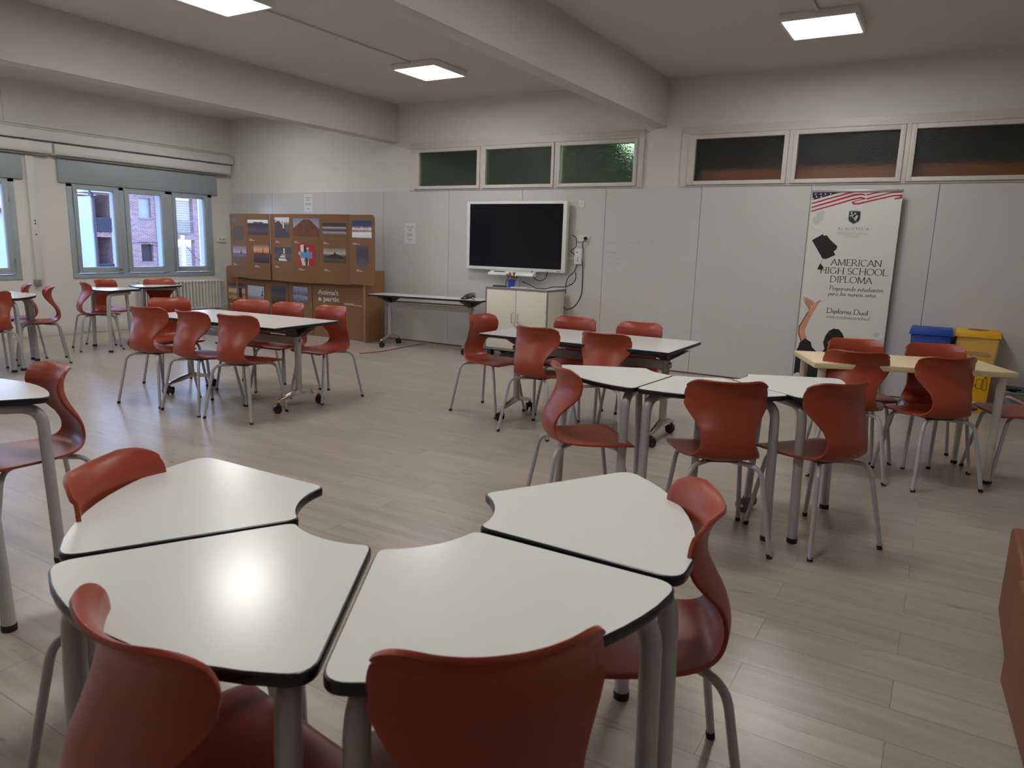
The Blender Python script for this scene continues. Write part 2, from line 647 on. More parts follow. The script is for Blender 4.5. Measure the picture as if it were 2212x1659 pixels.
GLYPH = {
    'A': _g(.80, [(.04, 0), (.38, 1)], [(.38, 1), (.76, 0)], [(.17, .36), (.62, .36)]),
    'C': _g(.84, arc(.46, .5, .40, .5, 48, 312, 20)),
    'D': _g(.88, [(.12, 0), (.12, 1)], [(.12, 1), (.34, 1)] + arc(.34, .5, .46, .5, 90, -90, 16) + [(.12, 0)]),
    'E': _g(.64, [(.12, 0), (.12, 1)], [(.12, 1), (.56, 1), (.56, .90)], [(.12, .53), (.46, .53)], [(.12, 0), (.58, 0), (.58, .12)]),
    'G': _g(.92, arc(.46, .5, .40, .5, 48, 330, 20), [(.80, .42), (.80, .14)], [(.66, .42), (.90, .42)]),
    'H': _g(.92, [(.14, 0), (.14, 1)], [(.78, 0), (.78, 1)], [(.14, .52), (.78, .52)]),
    'I': _g(.34, [(.17, 0), (.17, 1)]),
    'L': _g(.64, [(.12, 0), (.12, 1)], [(.12, 0), (.58, 0), (.60, .14)]),
    'M': _g(1.06, [(.12, 0), (.16, 1)], [(.16, 1), (.52, .05)], [(.52, .05), (.88, 1)], [(.88, 1), (.94, 0)]),
    'N': _g(.92, [(.13, 0), (.13, 1)], [(.13, 1), (.78, 0)], [(.78, 0), (.78, 1)]),
    'O': _g(.96, arc(.48, .5, .42, .5, 90, 450, 28)),
    'P': _g(.64, [(.12, 0), (.12, 1)], [(.12, 1), (.30, 1)] + arc(.30, .75, .27, .25, 90, -90, 12) + [(.12, .5)]),
    'R': _g(.76, [(.12, 0), (.12, 1)], [(.12, 1), (.30, 1)] + arc(.30, .75, .27, .25, 90, -90, 12) + [(.12, .5)], [(.34, .5), (.72, 0)]),
    'S': _g(.60, arc(.30, .76, .21, .24, 30, 270, 14)[:-1] + arc(.30, .26, .23, .26, 90, -150, 14)),
    'T': _g(.72, [(.36, 0), (.36, 1)], [(.04, .88), (.04, 1), (.68, 1), (.68, .88)]),
    'U': _g(.86, [(.14, 1), (.14, .32)] + arc(.43, .32, .29, .32, 180, 360, 14) + [(.72, 1)]),
    'X': _g(.8, [(.06, 1), (.72, 0)], [(.72, 1), (.06, 0)]),
    'a': _g(.50, arc(.24, .24, .18, .24, 60, 330, 14), [(.42, .48), (.40, .06), (.48, 0)]),
    'c': _g(.42, arc(.24, .24, .18, .24, 50, 310, 14)),
    'd': _g(.52, arc(.24, .24, .18, .24, 60, 330, 14), [(.44, 1), (.40, .06), (.48, 0)]),
    'e': _g(.44, [(.08, .26), (.40, .30)] + arc(.24, .26, .17, .22, 10, 310, 16)),
    'h': _g(.52, [(.10, 1), (.08, 0)], [(.09, .30)] + arc(.26, .30, .16, .18, 150, 0, 8) + [(.42, .04), (.48, 0)]),
    'i': _g(.26, [(.12, .48), (.12, .04), (.20, 0)], [(.12, .66), (.13, .70)]),
    'l': _g(.26, [(.13, 1), (.11, .05), (.19, 0)]),
    'm': _g(.78, [(.10, .48), (.08, 0)], [(.09, .30)] + arc(.24, .30, .14, .18, 150, 0, 8) + [(.37, 0)], [(.38, .30)] + arc(.53, .30, .14, .18, 150, 0, 8) + [(.66, .04), (.73, 0)]),
    'n': _g(.54, [(.10, .48), (.08, 0)], [(.09, .30)] + arc(.26, .30, .16, .18, 150, 0, 8) + [(.42, .04), (.48, 0)]),
    'o': _g(.50, arc(.25, .24, .19, .24, 90, 450, 20)),
    'p': _g(.52, [(.10, .48), (.06, -.32)], [(.10, .08)] + arc(.27, .24, .18, .24, 215, 520, 16)),
    'r': _g(.38, [(.10, .48), (.08, 0)], [(.09, .28), (.20, .44), (.34, .46)]),
    's': _g(.38, arc(.19, .36, .12, .12, 30, 270, 10)[:-1] + arc(.19, .12, .13, .12, 90, -150, 10)),
    't': _g(.32, [(.16, .70), (.13, .06), (.24, .01)], [(.03, .48), (.28, .48)]),
    'u': _g(.54, [(.10, .48), (.09, .18)] + arc(.24, .16, .15, .16, 180, 350, 8), [(.42, .48), (.41, .05), (.48, 0)]),
    'v': _g(.46, [(.06, .48), (.20, 0)], [(.20, 0), (.40, .48)]),
    'w': _g(.68, [(.06, .48), (.18, 0)], [(.18, 0), (.34, .46)], [(.34, .46), (.46, 0)], [(.46, 0), (.62, .48)]),
    '.': _g(.20, [(.07, .02), (.12, .02)]),
    ' ': _g(.34),
}
SERIF = {'A': [(.04, 0), (.76, 0)], 'D': [(.12, 0), (.12, 1)], 'E': [(.12, 0), (.12, 1)], 'H': [(.14, 0), (.14, 1), (.78, 0), (.78, 1)], 'I': [(.17, 0), (.17, 1)],
         'L': [(.12, 0), (.12, 1)], 'M': [(.12, 0), (.94, 0), (.16, 1), (.88, 1)], 'N': [(.13, 0), (.13, 1), (.78, 1)], 'P': [(.12, 0), (.12, 1)], 'R': [(.12, 0), (.12, 1), (.72, 0)],
         'T': [(.36, 0)], 'U': [(.14, 1), (.72, 1)]}


def lettering(mb, text, u0, u1, v, cap, y, slant=0.0, thin=.06, thick=.125, track=0.0, serif=True):
    """writes text between u0 and u1 in the xz plane at depth y (facing -y)"""
    total = sum(GLYPH[c][0] + track for c in text) - track
    kx = (u1 - u0) / total
    pen = 0.0
    lay = [0]
    for c in text:
        adv, strokes = GLYPH[c]
        segs = [list(s) for s in strokes]
        if serif:
            segs += [[(x - .10, z), (x + .10, z)] for x, z in SERIF.get(c, [])]
        for st in segs:
            pts = [((pen + p[0]) * kx + slant * p[1] * cap, p[1] * cap) for p in st]
            n = len(pts)
            L, R = [], []
            for i in range(n):
                a, b = pts[max(i - 1, 0)], pts[min(i + 1, n - 1)]
                dx, dz = b[0] - a[0], b[1] - a[1]
                q = math.hypot(dx, dz) or 1
                ang = math.atan2(dz, dx)
                w = (thin + (thick - thin) * abs(math.sin(ang - .25)) ** 1.3) * cap * .5
                nx, nz = -dz / q * w, dx / q * w
                L.append((pts[i][0] + nx, pts[i][1] + nz))
                R.append((pts[i][0] - nx, pts[i][1] - nz))
            lay[0] += 1
            yy = y - (lay[0] % 3) * 0.00006
            vs = [(u0 + p[0], yy, v + p[1]) for p in L] + [(u0 + p[0], yy, v + p[1]) for p in R]
            mb.add(vs, [(i, i + 1, n + i + 1, n + i) for i in range(n - 1)])
        pen += adv + track


def flat(mb, poly, y, x0=0.0):
    """flat printed shape in the xz plane"""
    mb.add([(x0 + p[0], y, p[1]) for p in poly], [tuple(range(len(poly)))])


def build_flat(mb, name, m, parent):
    me = bpy.data.meshes.new(name)
    me.from_pydata(mb.v, [], mb.f)
    bm = bmesh.new()
    bm.from_mesh(me)
    bmesh.ops.triangulate(bm, faces=[f for f in bm.faces if len(f.verts) > 4])
    for f in bm.faces:
        if f.normal.y > 0:
            f.normal_flip()
    bm.to_mesh(me)
    bm.free()
    me.materials.append(MATS[m])
    o = bpy.data.objects.new(name, me)
    COL.objects.link(o)
    o.parent = parent
    return o


def font_text(body, name, m, parent, loc, size, bold=0.0, width=None):
    """sans lettering from the built-in face, standing in the xz plane"""
    cu = bpy.data.curves.new(name, 'FONT')
    cu.body = body
    cu.size = size
    cu.offset = bold
    tmp = bpy.data.objects.new(name, cu)
    COL.objects.link(tmp)
    dg = bpy.context.evaluated_depsgraph_get()
    me = bpy.data.meshes.new_from_object(tmp.evaluated_get(dg))
    bpy.data.objects.remove(tmp)
    bpy.data.curves.remove(cu)
    if width:
        xs = [v.co.x for v in me.vertices]
        k = width / (max(xs) - min(xs))
        for v in me.vertices:
            v.co.x *= k
    me.transform(Matrix.Rotation(PI / 2, 4, 'X'))
    me.materials.clear()
    me.materials.append(MATS[m])
    me.name = name
    o = bpy.data.objects.new(name, me)
    COL.objects.link(o)
    o.parent = parent
    o.location = loc
    return o


# ------------------------------------------------------------------ THE ROOM
struct(box('floor', 'oak_laminate', XL - .3, XR + .2, YF - .2, D + .1, -0.1, 0.0))
struct(box('ceiling', 'ceiling_paint', XL - .3, XR + .2, YF - .2, D + .3, CEIL, CEIL + .15))
struct(box('wall_right', 'plaster', XR, XR + .15, YF, D + .1, 0, CEIL))
struct(box('wall_front', 'plaster', XL, XR, YF - .15, YF, 0, CEIL))


def wall_with_holes(name, m, axis, plane0, plane1, a0, a1, holes):
    """wall slab spanning a0..a1; holes = (lo, hi, z0, z1)"""
    b = MB()
    hs = sorted(holes)

    def put(lo, hi, z0, z1):
        if hi - lo < 1e-4 or z1 - z0 < 1e-4:
            return
        if axis == 'x':
            b.box(plane0, plane1, lo, hi, z0, z1)
        else:
            b.box(lo, hi, plane0, plane1, z0, z1)
    cur = a0
    for lo, hi, z0, z1 in hs:
        put(cur, lo, 0, CEIL)
        put(lo, hi, 0, z0)
        put(lo, hi, z1, CEIL)
        cur = hi
    put(cur, a1, 0, CEIL)
    return struct(b.build(name, m))


WIN = [(-.32, 1.995, .80, 2.125), (2.70, 5.01, .80, 2.125), (5.715, 8.03, .80, 2.125)]
wall_with_holes('wall_left', 'plaster', 'x', XL - .26, XL, YF, D + .15, WIN)
CLER = [(-6.80, -3.36, 2.176, 2.79), (-2.80, .86, 2.176, 2.79)]
wall_with_holes('wall_back', 'plaster', 'y', D, D + .14, XL - .26, XR + .1, CLER)

# ceiling beams running away from the camera
for x0, x1 in ((-3.215, -3.045), (-7.295, -7.075)):
    b = MB()
    b.box(x0, x1, YF, D, 2.86, CEIL)
    struct(b.build('beam', 'ceiling_paint', bevel=.004))

# white laminate panels that line the back wall
seam_x = [XL + .0, -9.766, -8.562, -7.358, -6.158, -4.967, -3.770, -2.578, -1.392, -.208, .98, 2.16, XR]
for i in range(len(seam_x) - 1):
    b = MB()
    b.box(seam_x[i] + .0022, seam_x[i + 1] - .0022, D - .012, D - .001, .012, PTOP)
    struct(b.build('trim_%d' % (i + 1), 'wall_laminate', bevel=.001, seg=1))
b = MB()
b.box(XL, XR, D - .003, D - .0005, .0, PTOP - .002)
struct(b.build('trim_20', 'seam'))

# baseboard, cable trunking and conduit on the window wall
b = MB()
b.box(XL, XL + .016, YF, D - .012, 0, .15)
struct(b.build('baseboard_left', 'trim_white', bevel=.004))
t = holder('trim_21')
b = MB()
b.box(XL, XL + .10, 1.5, D - .013, 2.652, 2.79)
b.build('trunking', 'trim_white', t, bevel=.003)
b = MB()
b.box(XL, XL + .103, 1.5, D - .013, 2.783, 2.787)
b.build('trunking_joint', 'grey_edge', t)
b = MB()
b.box(XL, XL + .02, 1.5, D - .013, 2.83, 2.845)
b.build('ledge', 'trim_white', t)
t = holder('trim_22')
b = MB()
b.box(XL, XL + .035, 5.185, 5.285, .78, 2.65)
b.build('conduit', 'trim_white', t, bevel=.004)
b = MB()
for z in (1.585, 1.545, 1.40):
    b.cyl((XL + .034, 5.235, z), (XL + .037, 5.235, z), .011, 12)
b.build('screw_hole', 'hole_dark', t)
b = MB()
b.box(XL, XL + .05, 5.16, 5.24, .70, .79)
b.build('junction_box', 'grey_edge', t, bevel=.004)

# corner pilaster marks high on the window wall
b = MB()
b.box(XL, XL + .012, 4.98, 5.06, 2.845, CEIL)
struct(b.build('trim_23', 'plaster'))


# ------------------------------------------------------------------ windows onto the street
def street_window(name, y0):
    """three grey casements under a grey shutter box"""
    w = holder(name, (XL, y0, 0))
    g = 'window_grey'
    # outer frame
    b = MB()
    b.box(-.07, .012, -.012, .065, .795, 2.12)
    b.box(-.07, .012, 2.25, 2.33, .795, 2.12)
    b.box(-.07, .012, .735, .815, .795, 2.12)
    b.box(-.07, .012, 1.485, 1.605, .795, 2.12)
    b.box(-.07, .014, -.012, 2.33, .795, .86)
    b.box(-.07, .012, -.012, 2.33, 2.075, 2.125)
    b.build('window_frame', g, w, bevel=.004)
    for k, (s0, s1, g0, g1, hand) in enumerate(((.065, .735, .125, .655, 1), (.815, 1.485, .885, 1.41, 0), (1.605, 2.25, 1.66, 2.18, -1))):
        b = MB()
        b.box(-.055, .026, s0 + .004, g0, .87, 2.085)
        b.box(-.055, .026, g1, s1 - .004, .87, 2.085)
        b.box(-.055, .026, g0, g1, .87, .95)
        b.box(-.055, .026, g0, g1, 2.045, 2.085)
        sash = b.build('sash', g, w, bevel=.003)
        p = MB()
        p.box(-.032, -.026, g0 - .005, g1 + .005, .945, 2.05)
        p.build('pane', 'window_glass', sash)
        r = MB()
        r.box(-.05, .032, s0 + .004, s1 - .004, .868, .885)
        r.build('weather_bar', g, sash, bevel=.002)
        if hand:
            yh = s1 - .05 if hand > 0 else s0 + .05
            h = MB()
            h.box(.026, .040, yh - .012, yh + .012, .905, .945)
            h.tube([(.045, yh, .93), (.05, yh - hand * .085, .925)], .007, 8)
            h.build('handle', 'steel', sash)
            h = MB()
            yk = s0 + .003 if hand > 0 else s1 - .003
            for z in (1.02, 1.86):
                h.cyl((.030, yk, z - .045), (.030, yk, z + .045), .007, 8)
            h.build('hinge', 'steel', sash)
    # painted outside jambs
    b = MB()
    b.box(-.30, -.071, 2.30, 2.315, .80, 2.125)
    b.box(-.16, -.071, .70, .76, .86, 2.08)
    b.box(-.16, -.071, 1.43, 1.50, .86, 2.08)
    b.build('outer_jamb', 'exterior_render', w)
    # shutter box above
    b = MB()
    b.box(.001, .03, -.115, 2.44, 2.125, 2.448)
    sb = b.build('shutter_box', 'shutter_grey', w, bevel=.003)
    b = MB()
    b.box(.028, .034, -.085, 2.41, 2.15, 2.43)
    b.build('shutter_panel', 'shutter_grey', sb, bevel=.003)
    return w


street_window('window_5', -.327)
street_window('window_1', 2.695)
street_window('window_2', 5.708)
# roller blind cassettes
for y0, y1, lab in ((2.56, 5.492, 'long white roller blind cassette above the grey window cut by the left edge'), (5.535, 8.362, 'long white roller blind cassette above the grey three pane window near the room corner')):
    t = thing('roller_blind', lab, 'blind', (XL, (y0 + y1) / 2, 2.47), 0, 'roller blind cassettes over the windows')
    h = (y1 - y0) / 2
    b = MB()
    b.prism(round_poly([(.02, .0), (.10, .012), (.115, .05), (.115, .155), (.02, .155)], [.003, .015, .02, .01, .003]), -h, h, 'y')
    b.build('cassette', 'trim_white', t, smooth=40)
    for q in (h + .003, -h - .003):
        b = MB()
        b.box(.0, .12, q - .003, q + .003, -.004, .158)
        b.build('end_cap', 'trim_white', t, bevel=.002)
    b = MB()
    b.box(.045, .065, -h + .05, h - .05, -.022, -.001)
    b.build('bottom_bar', 'grey_edge', t, bevel=.003)

# ------------------------------------------------------------------ clerestory windows in the back wall
# x limits of the panes, read along the wall
SETS = [('window_3', [(-6.672, -5.684), (-5.542, -4.543), (-4.417, -3.427)], -6.845, -3.308, 'frosted_green'), ('window_4', [(-2.681, -1.714), (-1.573, -.610), (-.464, .55)], -2.845, .92, 'frosted_grey')]
for nm, panes, xa, xb, gm in SETS:
    w = holder(nm, (0, D, 0))
    b = MB()
    b.box(xa, xb, -.030, .0, 2.765, 2.835)
    b.box(xa, xa + .085, -.030, .0, PTOP, 2.765)
    b.box(xb - .075, xb, -.030, .0, PTOP, 2.765)
    b.box(xa + .085, xb - .075, -.034, .10, 2.748, 2.79)
    b.box(xa + .085, xb - .075, -.026, .10, 2.176, 2.192)
    for i in range(len(panes) - 1):
        m_ = (panes[i][1] + panes[i + 1][0]) / 2
        b.box(m_ - .022, m_ + .022, -.030, .10, 2.19, 2.75)
    b.box(xa + .03, xa + .084, -.024, .10, 2.193, 2.747)
    b.box(xb - .074, xb - .02, -.024, .10, 2.193, 2.747)
    b.build('window_frame', 'frame_white', w, bevel=.003)
    for i, (g0, g1) in enumerate(panes):
        lo = (xa + .087) if i == 0 else (panes[i - 1][1] + g0) / 2 + .024
        hi = (xb - .077) if i == len(panes) - 1 else (g1 + panes[i + 1][0]) / 2 - .024
        b = MB()
        b.box(lo, g0, -.045, .03, 2.195, 2.744)
        b.box(g1, hi, -.045, .03, 2.195, 2.744)
        b.box(g0, g1, -.045, .03, 2.195, 2.238)
        b.box(g0, g1, -.045, .03, 2.698, 2.744)
        s = b.build('sash', 'frame_white', w, bevel=.003)
        p = MB()
        p.box(g0 - .004, g1 + .004, -.016, -.010, 2.234, 2.702)
        p.build('pane', gm, s)
# the unlit rooms behind those panes
b = MB()
for x0, x1, dep in ((-7.4, -3.15, 3.0), (-3.0, 1.6, 3.0)):
    y0, y1 = D + .14, D + .14 + dep
    b.box(x0, x1, y1, y1 + .05, 0, 3.3)
    b.box(x0 - .05, x0, y0, y1, 0, 3.3)
    b.box(x1, x1 + .05, y0, y1, 0, 3.3)
    b.box(x0, x1, y0, y1, 3.3, 3.35)
    b.box(x0, x1, y0, y1, -.05, 0)
struct(b.build('wall_corridor', 'corridor_dark'))
t = thing('tall_cupboard', 'orange brown wooden cupboard top seen through the right hand frosted panes', 'cupboard', (-.9, D + .42, 0))
b = MB()
b.box(-1.75, 1.55, -.26, .22, .05, 2.375)
b.build('body', 'corridor_wood', t, bevel=.004)
# dim strip lamp of the corridor behind the left hand panes
t = thing('corridor_lamp', 'green white strip lamp glowing behind the third frosted pane above the screen', 'lamp', (-3.62, D + .62, 2.86))
mat('corridor_glow', (.8, .9, .8), .5, emit=(.66, 1.0, .70), estr=11.0)
b = MB()
b.box(-.12, .12, -.35, .35, -.02, .03)
b.build('diffuser', 'corridor_glow', t, bevel=.006)
b = MB()
b.box(-.14, .14, -.38, .38, .031, .438)
b.build('housing', 'panel_housing', t)

# ------------------------------------------------------------------ ceiling lamps
LAMPS = [(-5.36, 1.47, 'square white ceiling lamp out of the picture, above the near tables'), (-5.36, -1.23, 'square white ceiling lamp out of the picture, behind the camera'),
         (-1.18, 1.46, 'square white ceiling lamp above the picture, over the near wedge tables'),
         (-1.18, 4.17, 'square white ceiling lamp above the picture, over the right hand wedge tables'),
         (-9.0, 6.87, 'square white ceiling lamp hidden by the left beam, near the three pane window'), (-9.0, 4.17, 'square white ceiling lamp hidden by the left beam, over the far left tables'), (-9.0, 1.47, 'square white ceiling lamp hidden by the left beam, out of the picture'),
         (-5.30, 6.865, 'square white ceiling lamp nearest the clerestory windows, between the two beams'),
         (-5.36, 4.165, 'square white ceiling lamp cut by the top edge, between the two beams'),
         (-1.18, 6.88, 'square white ceiling lamp in the bay right of the thick beam')]
for x, y, lab in LAMPS:
    t = thing('ceiling_lamp', lab, 'ceiling lamp', (x, y, CEIL), 0, 'square ceiling lamps')
    b = MB()
    for q in ((-.30, -.275, -.31, .31), (.275, .30, -.31, .31), (-.275, .275, -.31, -.285), (-.275, .275, .285, .31)):
        b.box(q[0], q[1], q[2], q[3], -.062, -.0005)
    b.box(-.275, .275, -.285, .285, -.03, -.0005)
    b.build('lamp_frame', 'panel_housing', t, bevel=.003)
    b = MB()
    b.box(-.274, .274, -.284, .284, -.056, -.0505)
    b.build('diffuser', 'panel_light', t)
    for q in (-.29, .29):
        for p in (-.30, .30):
            b = MB()
            b.cyl((q, p, -.066), (q, p, -.061), .006, 8)
            b.build('screw', 'grey_edge', t)
for x, y0, y1 in ((-5.33, 4.48, 6.55), (-1.18, 2.0, 6.565), (-5.36, 1.5, 3.85)):
    b = MB()
    b.box(x - .012, x + .012, y0, y1, CEIL - .018, CEIL)
    struct(b.build('trim_30', 'ceiling_paint', bevel=.003))

# ------------------------------------------------------------------ the street outside
KX = 2.4


def ext(y, z, x=-19.0):
    """a point on the house fronts across the street"""
    return (x * KX, y * KX, EYE + (z - EYE) * KX)


def ext_box(b, y0, y1, z0, z1, dx0, dx1):
    """dx measured from the facade into the house"""
    p, q = ext(y0, z0), ext(y1, z1)
    b.box(p[0] - dx1, p[0] - dx0, min(p[1], q[1]), max(p[1], q[1]), min(p[2], q[2]), max(p[2], q[2]))


bld = thing('brick_building', 'brick apartment house with balconies seen through the grey window panes', 'building', ext(12.0, -2.0))
BL = Vector(bld.location)


def put(b, name, m, parent=bld, **k):
    b.v = [(p[0] - BL.x, p[1] - BL.y, p[2] - BL.z) for p in b.v]
    return b.build(name, m, parent, **k)


ZB, ZT = -2.0, 2.62
b = MB()
# front wall between openings: recess bay 10.66..11.12, wall 11.12..12.85 with windows, shutter bay 12.98..13.53
ext_box(b, 11.12, 11.89, ZB, ZT, 0, .4)
ext_box(b, 12.24, 12.98, ZB, ZT, 0, .4)
for z0, z1 in ((ZB, .71), (1.18, 1.88), (2.41, ZT)):
    ext_box(b, 11.89, 12.24, z0, z1, 0, .4)
ext_box(b, 13.53, 13.70, ZB, ZT, 0, .4)
for z0, z1 in ((ZB, .45), (1.32, 1.50), (2.48, ZT)):
    ext_box(b, 12.98, 13.53, z0, z1, 0, .4)
for z0, z1 in ((1.34, 1.47), (.10, .30), (2.40, 2.45)):
    ext_box(b, 10.655, 11.12, z0, z1, 0, .4)
ext_box(b, 10.64, 10.675, ZB, 2.45, 0, .4)
put(b, 'front_wall', 'facade_brick')
b = MB()
ext_box(b, 10.64, 11.13, ZB, 2.42, 1.7, 1.9)
ext_box(b, 11.12, 11.16, ZB, 2.42, .4, 1.9)
put(b, 'balcony_recess', 'facade_brick')
b = MB()
ext_box(b, 10.605, 10.636, ZB, 2.36, .02, 2.4)
put(b, 'side_wall', 'exterior_render')
b = MB()
ext_box(b, 10.3, 13.8, 2.62, 2.66, -.5, 2.2)
ext_box(b, 10.44, 11.16, 2.45, 2.49, -.9, 2.0)
put(b, 'eaves', 'exterior_render')
b = MB()
ext_box(b, 11.085, 11.12, ZB, 2.45, -.10, .0)
ext_box(b, 12.36, 12.43, ZB, 2.5, -.16, -.02)
put(b, 'render_pilaster', 'exterior_render')
for z0, z1 in ((1.88, 2.41), (.71, 1.18)):
    b = MB()
    ext_box(b, 11.87, 12.25, z0 - .03, z1, .22, .26)
    fr = put(b, 'window_blind' if z0 > 1 else 'dark_window', 'shutter_grey' if z0 > 1 else 'dark_recess')
    b = MB()
    ext_box(b, 11.87, 12.26, z0 - .03, z0, -.06, .1)
    put(b, 'window_sill', 'grey_edge')
for z0, z1 in ((1.50, 2.48), (.45, 1.18)):
    b = MB()
    p, q = ext(12.98, z0), ext(13.50, z1)
    n = int((q[2] - p[2]) / .16)
    for k in range(n):
        za, zb_ = p[2] + k * .16, p[2] + k * .16 + .15
        b.prism([(p[0] - .30, za), (p[0] - .25, za + .02), (p[0] - .25, zb_ - .02), (p[0] - .30, zb_)], 0, 1, 'y')
        for i in range(len(b.v) - 8, len(b.v)):
            v = b.v[i]
            b.v[i] = (v[0], p[1] if v[1] == 0 else q[1], v[2])
    put(b, 'roller_shutter', 'roller_shutter')
for y0, y1, z0, z1, m in ((10.67, 11.10, 1.49, 1.83, 'gutter'), (10.67, 11.10, .30, .66, 'gutter'), (12.98, 13.53, 1.50, 1.86, 'grey_edge')):
    b = MB()
    p, q = ext(y0, z0), ext(y1, z1)
    X = p[0] + .12
    b.box(X, X + .04, p[1], q[1], q[2] - .05, q[2])
    b.box(X, X + .04, p[1], q[1], p[2], p[2] + .05)
    n = int((q[1] - p[1]) / .11)
    for k in range(n + 1):
        yy = p[1] + (q[1] - p[1]) * k / n
        b.box(X + .01, X + .03, yy - .012, yy + .012, p[2], q[2])
    if m == 'gutter':
        b.box(X - .01, X, p[1], q[1], p[2] + .05, q[2] - .06)
    put(b, 'balcony_rail', m)
b = MB()
g = [ext(10.40, 2.56), ext(10.43, 2.46), ext(10.50, 2.40), ext(10.60, 2.36), ext(10.635, 2.28), ext(10.635, 1.4), ext(10.63, ZB)]
b.tube([(p[0] + .75 if i < 3 else p[0] + .2, p[1], p[2]) for i, p in enumerate(g)], .055, 8)
put(b, 'drain_pipe', 'gutter')
b = MB()
for pts in ([(11.15, 1.15), (11.6, 1.20), (12.1, 1.24), (12.35, 1.22), (12.42, 1.16)], [(12.0, 1.23), (12.2, 1.14), (12.42, 1.14)], [(12.38, 1.20), (12.40, .6)]):
    q = [ext(*p) for p in pts]
    b.tube([(p[0] + .14, p[1], p[2]) for p in q], .02, 6)
put(b, 'wall_cable', 'gutter')

wb = thing('white_house', 'pale rendered gable wall left of the brick balconies outside', 'building', ext(9.2, -2.0, -21))
b = MB()
p0, p1 = ext(7.2, -2.0, -21), ext(10.95 * 21 / 19, 2.05, -21)
BL2 = Vector(wb.location)
b.prism([(ext(7.2, 0, -21)[1], ext(0, -2.0, -21)[2]), (ext(11.85, 0, -21)[1], ext(0, -2.0, -21)[2]), (ext(11.85, 0, -21)[1], ext(0, 2.36, -21)[2]), (ext(7.2, 0, -21)[1], ext(0, 1.45, -21)[2])], ext(0, 0, -21)[0] - 3, ext(0, 0, -21)[0], 'x')
b.v = [(p[0] - BL2.x, p[1] - BL2.y, p[2] - BL2.z) for p in b.v]
b.build('gable_wall', 'exterior_render', wb)
b = MB()
b.prism([(ext(7.1, 0, -21)[1], ext(0, 1.45, -21)[2]), (ext(11.9, 0, -21)[1], ext(0, 2.38, -21)[2]), (ext(11.9, 0, -21)[1], ext(0, 2.48, -21)[2]), (ext(7.1, 0, -21)[1], ext(0, 1.55, -21)[2])], ext(0, 0, -21)[0] - 3, ext(0, 0, -21)[0] + .3, 'x')
b.v = [(p[0] - BL2.x, p[1] - BL2.y, p[2] - BL2.z) for p in b.v]
b.build('roof_edge', 'leather_tan', wb)
pl = ext(13.15, 1.45, -17.5)
t = thing('utility_pole', 'round pale utility pole in front of the white roller shutters outside', 'pole', (pl[0] * .98, pl[1] * 17.5 / 19 * .98, -6))
b = MB()
b.tube([(0, 0, 0), (0, 0, pl[2] + 6)], [.17, .12], 14)
b.build('pole', 'cream_leg', t, smooth=40)
b = MB()
b.tube([(0, 0, pl[2] + 5.6), (-1.0, 1.6, pl[2] + 4.6), (-2.2, 3.6, pl[2] + 3.8)], .025, 6)
b.build('stay_wire', 'gutter', t)
struct(box('road', 'asphalt', -60, XL - .3, -30, 60, -6.2, -6.0))


# ------------------------------------------------------------------ the orange chairs
def catmull(keys, n):
    out = []
    K = [keys[0]] + list(keys) + [keys[-1]]
    for i in range(1, len(K) - 2):
        p0, p1, p2, p3 = K[i - 1], K[i], K[i + 1], K[i + 2]
        for s in range(n):
            t = s / n
            out.append(tuple(.5 * (2 * b + (c - a) * t + (2 * a - 5 * b + 4 * c - d) * t * t + (3 * b - a - 3 * c + d) * t ** 3) for a, b, c, d in zip(p0, p1, p2, p3)))
    out.append(tuple(keys[-1]))
    return out


# y, z, half width, forward curl at the edge
SHELL = [(.214, .434, .150, 0), (.232, .441, .186, 0), (.236, .452, .204, 0), (.212, .4615, .219, -.002), (.150, .465, .224, .000), (.06, .459, .215, .007),
         (-.03, .453, .199, .014), (-.10, .453, .177, .018), (-.147, .462, .158, .022), (-.177, .482, .143, .024), (-.192, .512, .132, .024), (-.195, .552, .126, .025),
         (-.183, .597, .130, .026), (-.163, .635, .146, .034), (-.142, .675, .172, .046), (-.127, .712, .194, .057), (-.121, .750, .206, .064), (-.124, .782, .204, .065),
         (-.132, .807, .193, .060), (-.144, .827, .173, .048), (-.156, .839, .147, .034), (-.166, .845, .112, .018)]



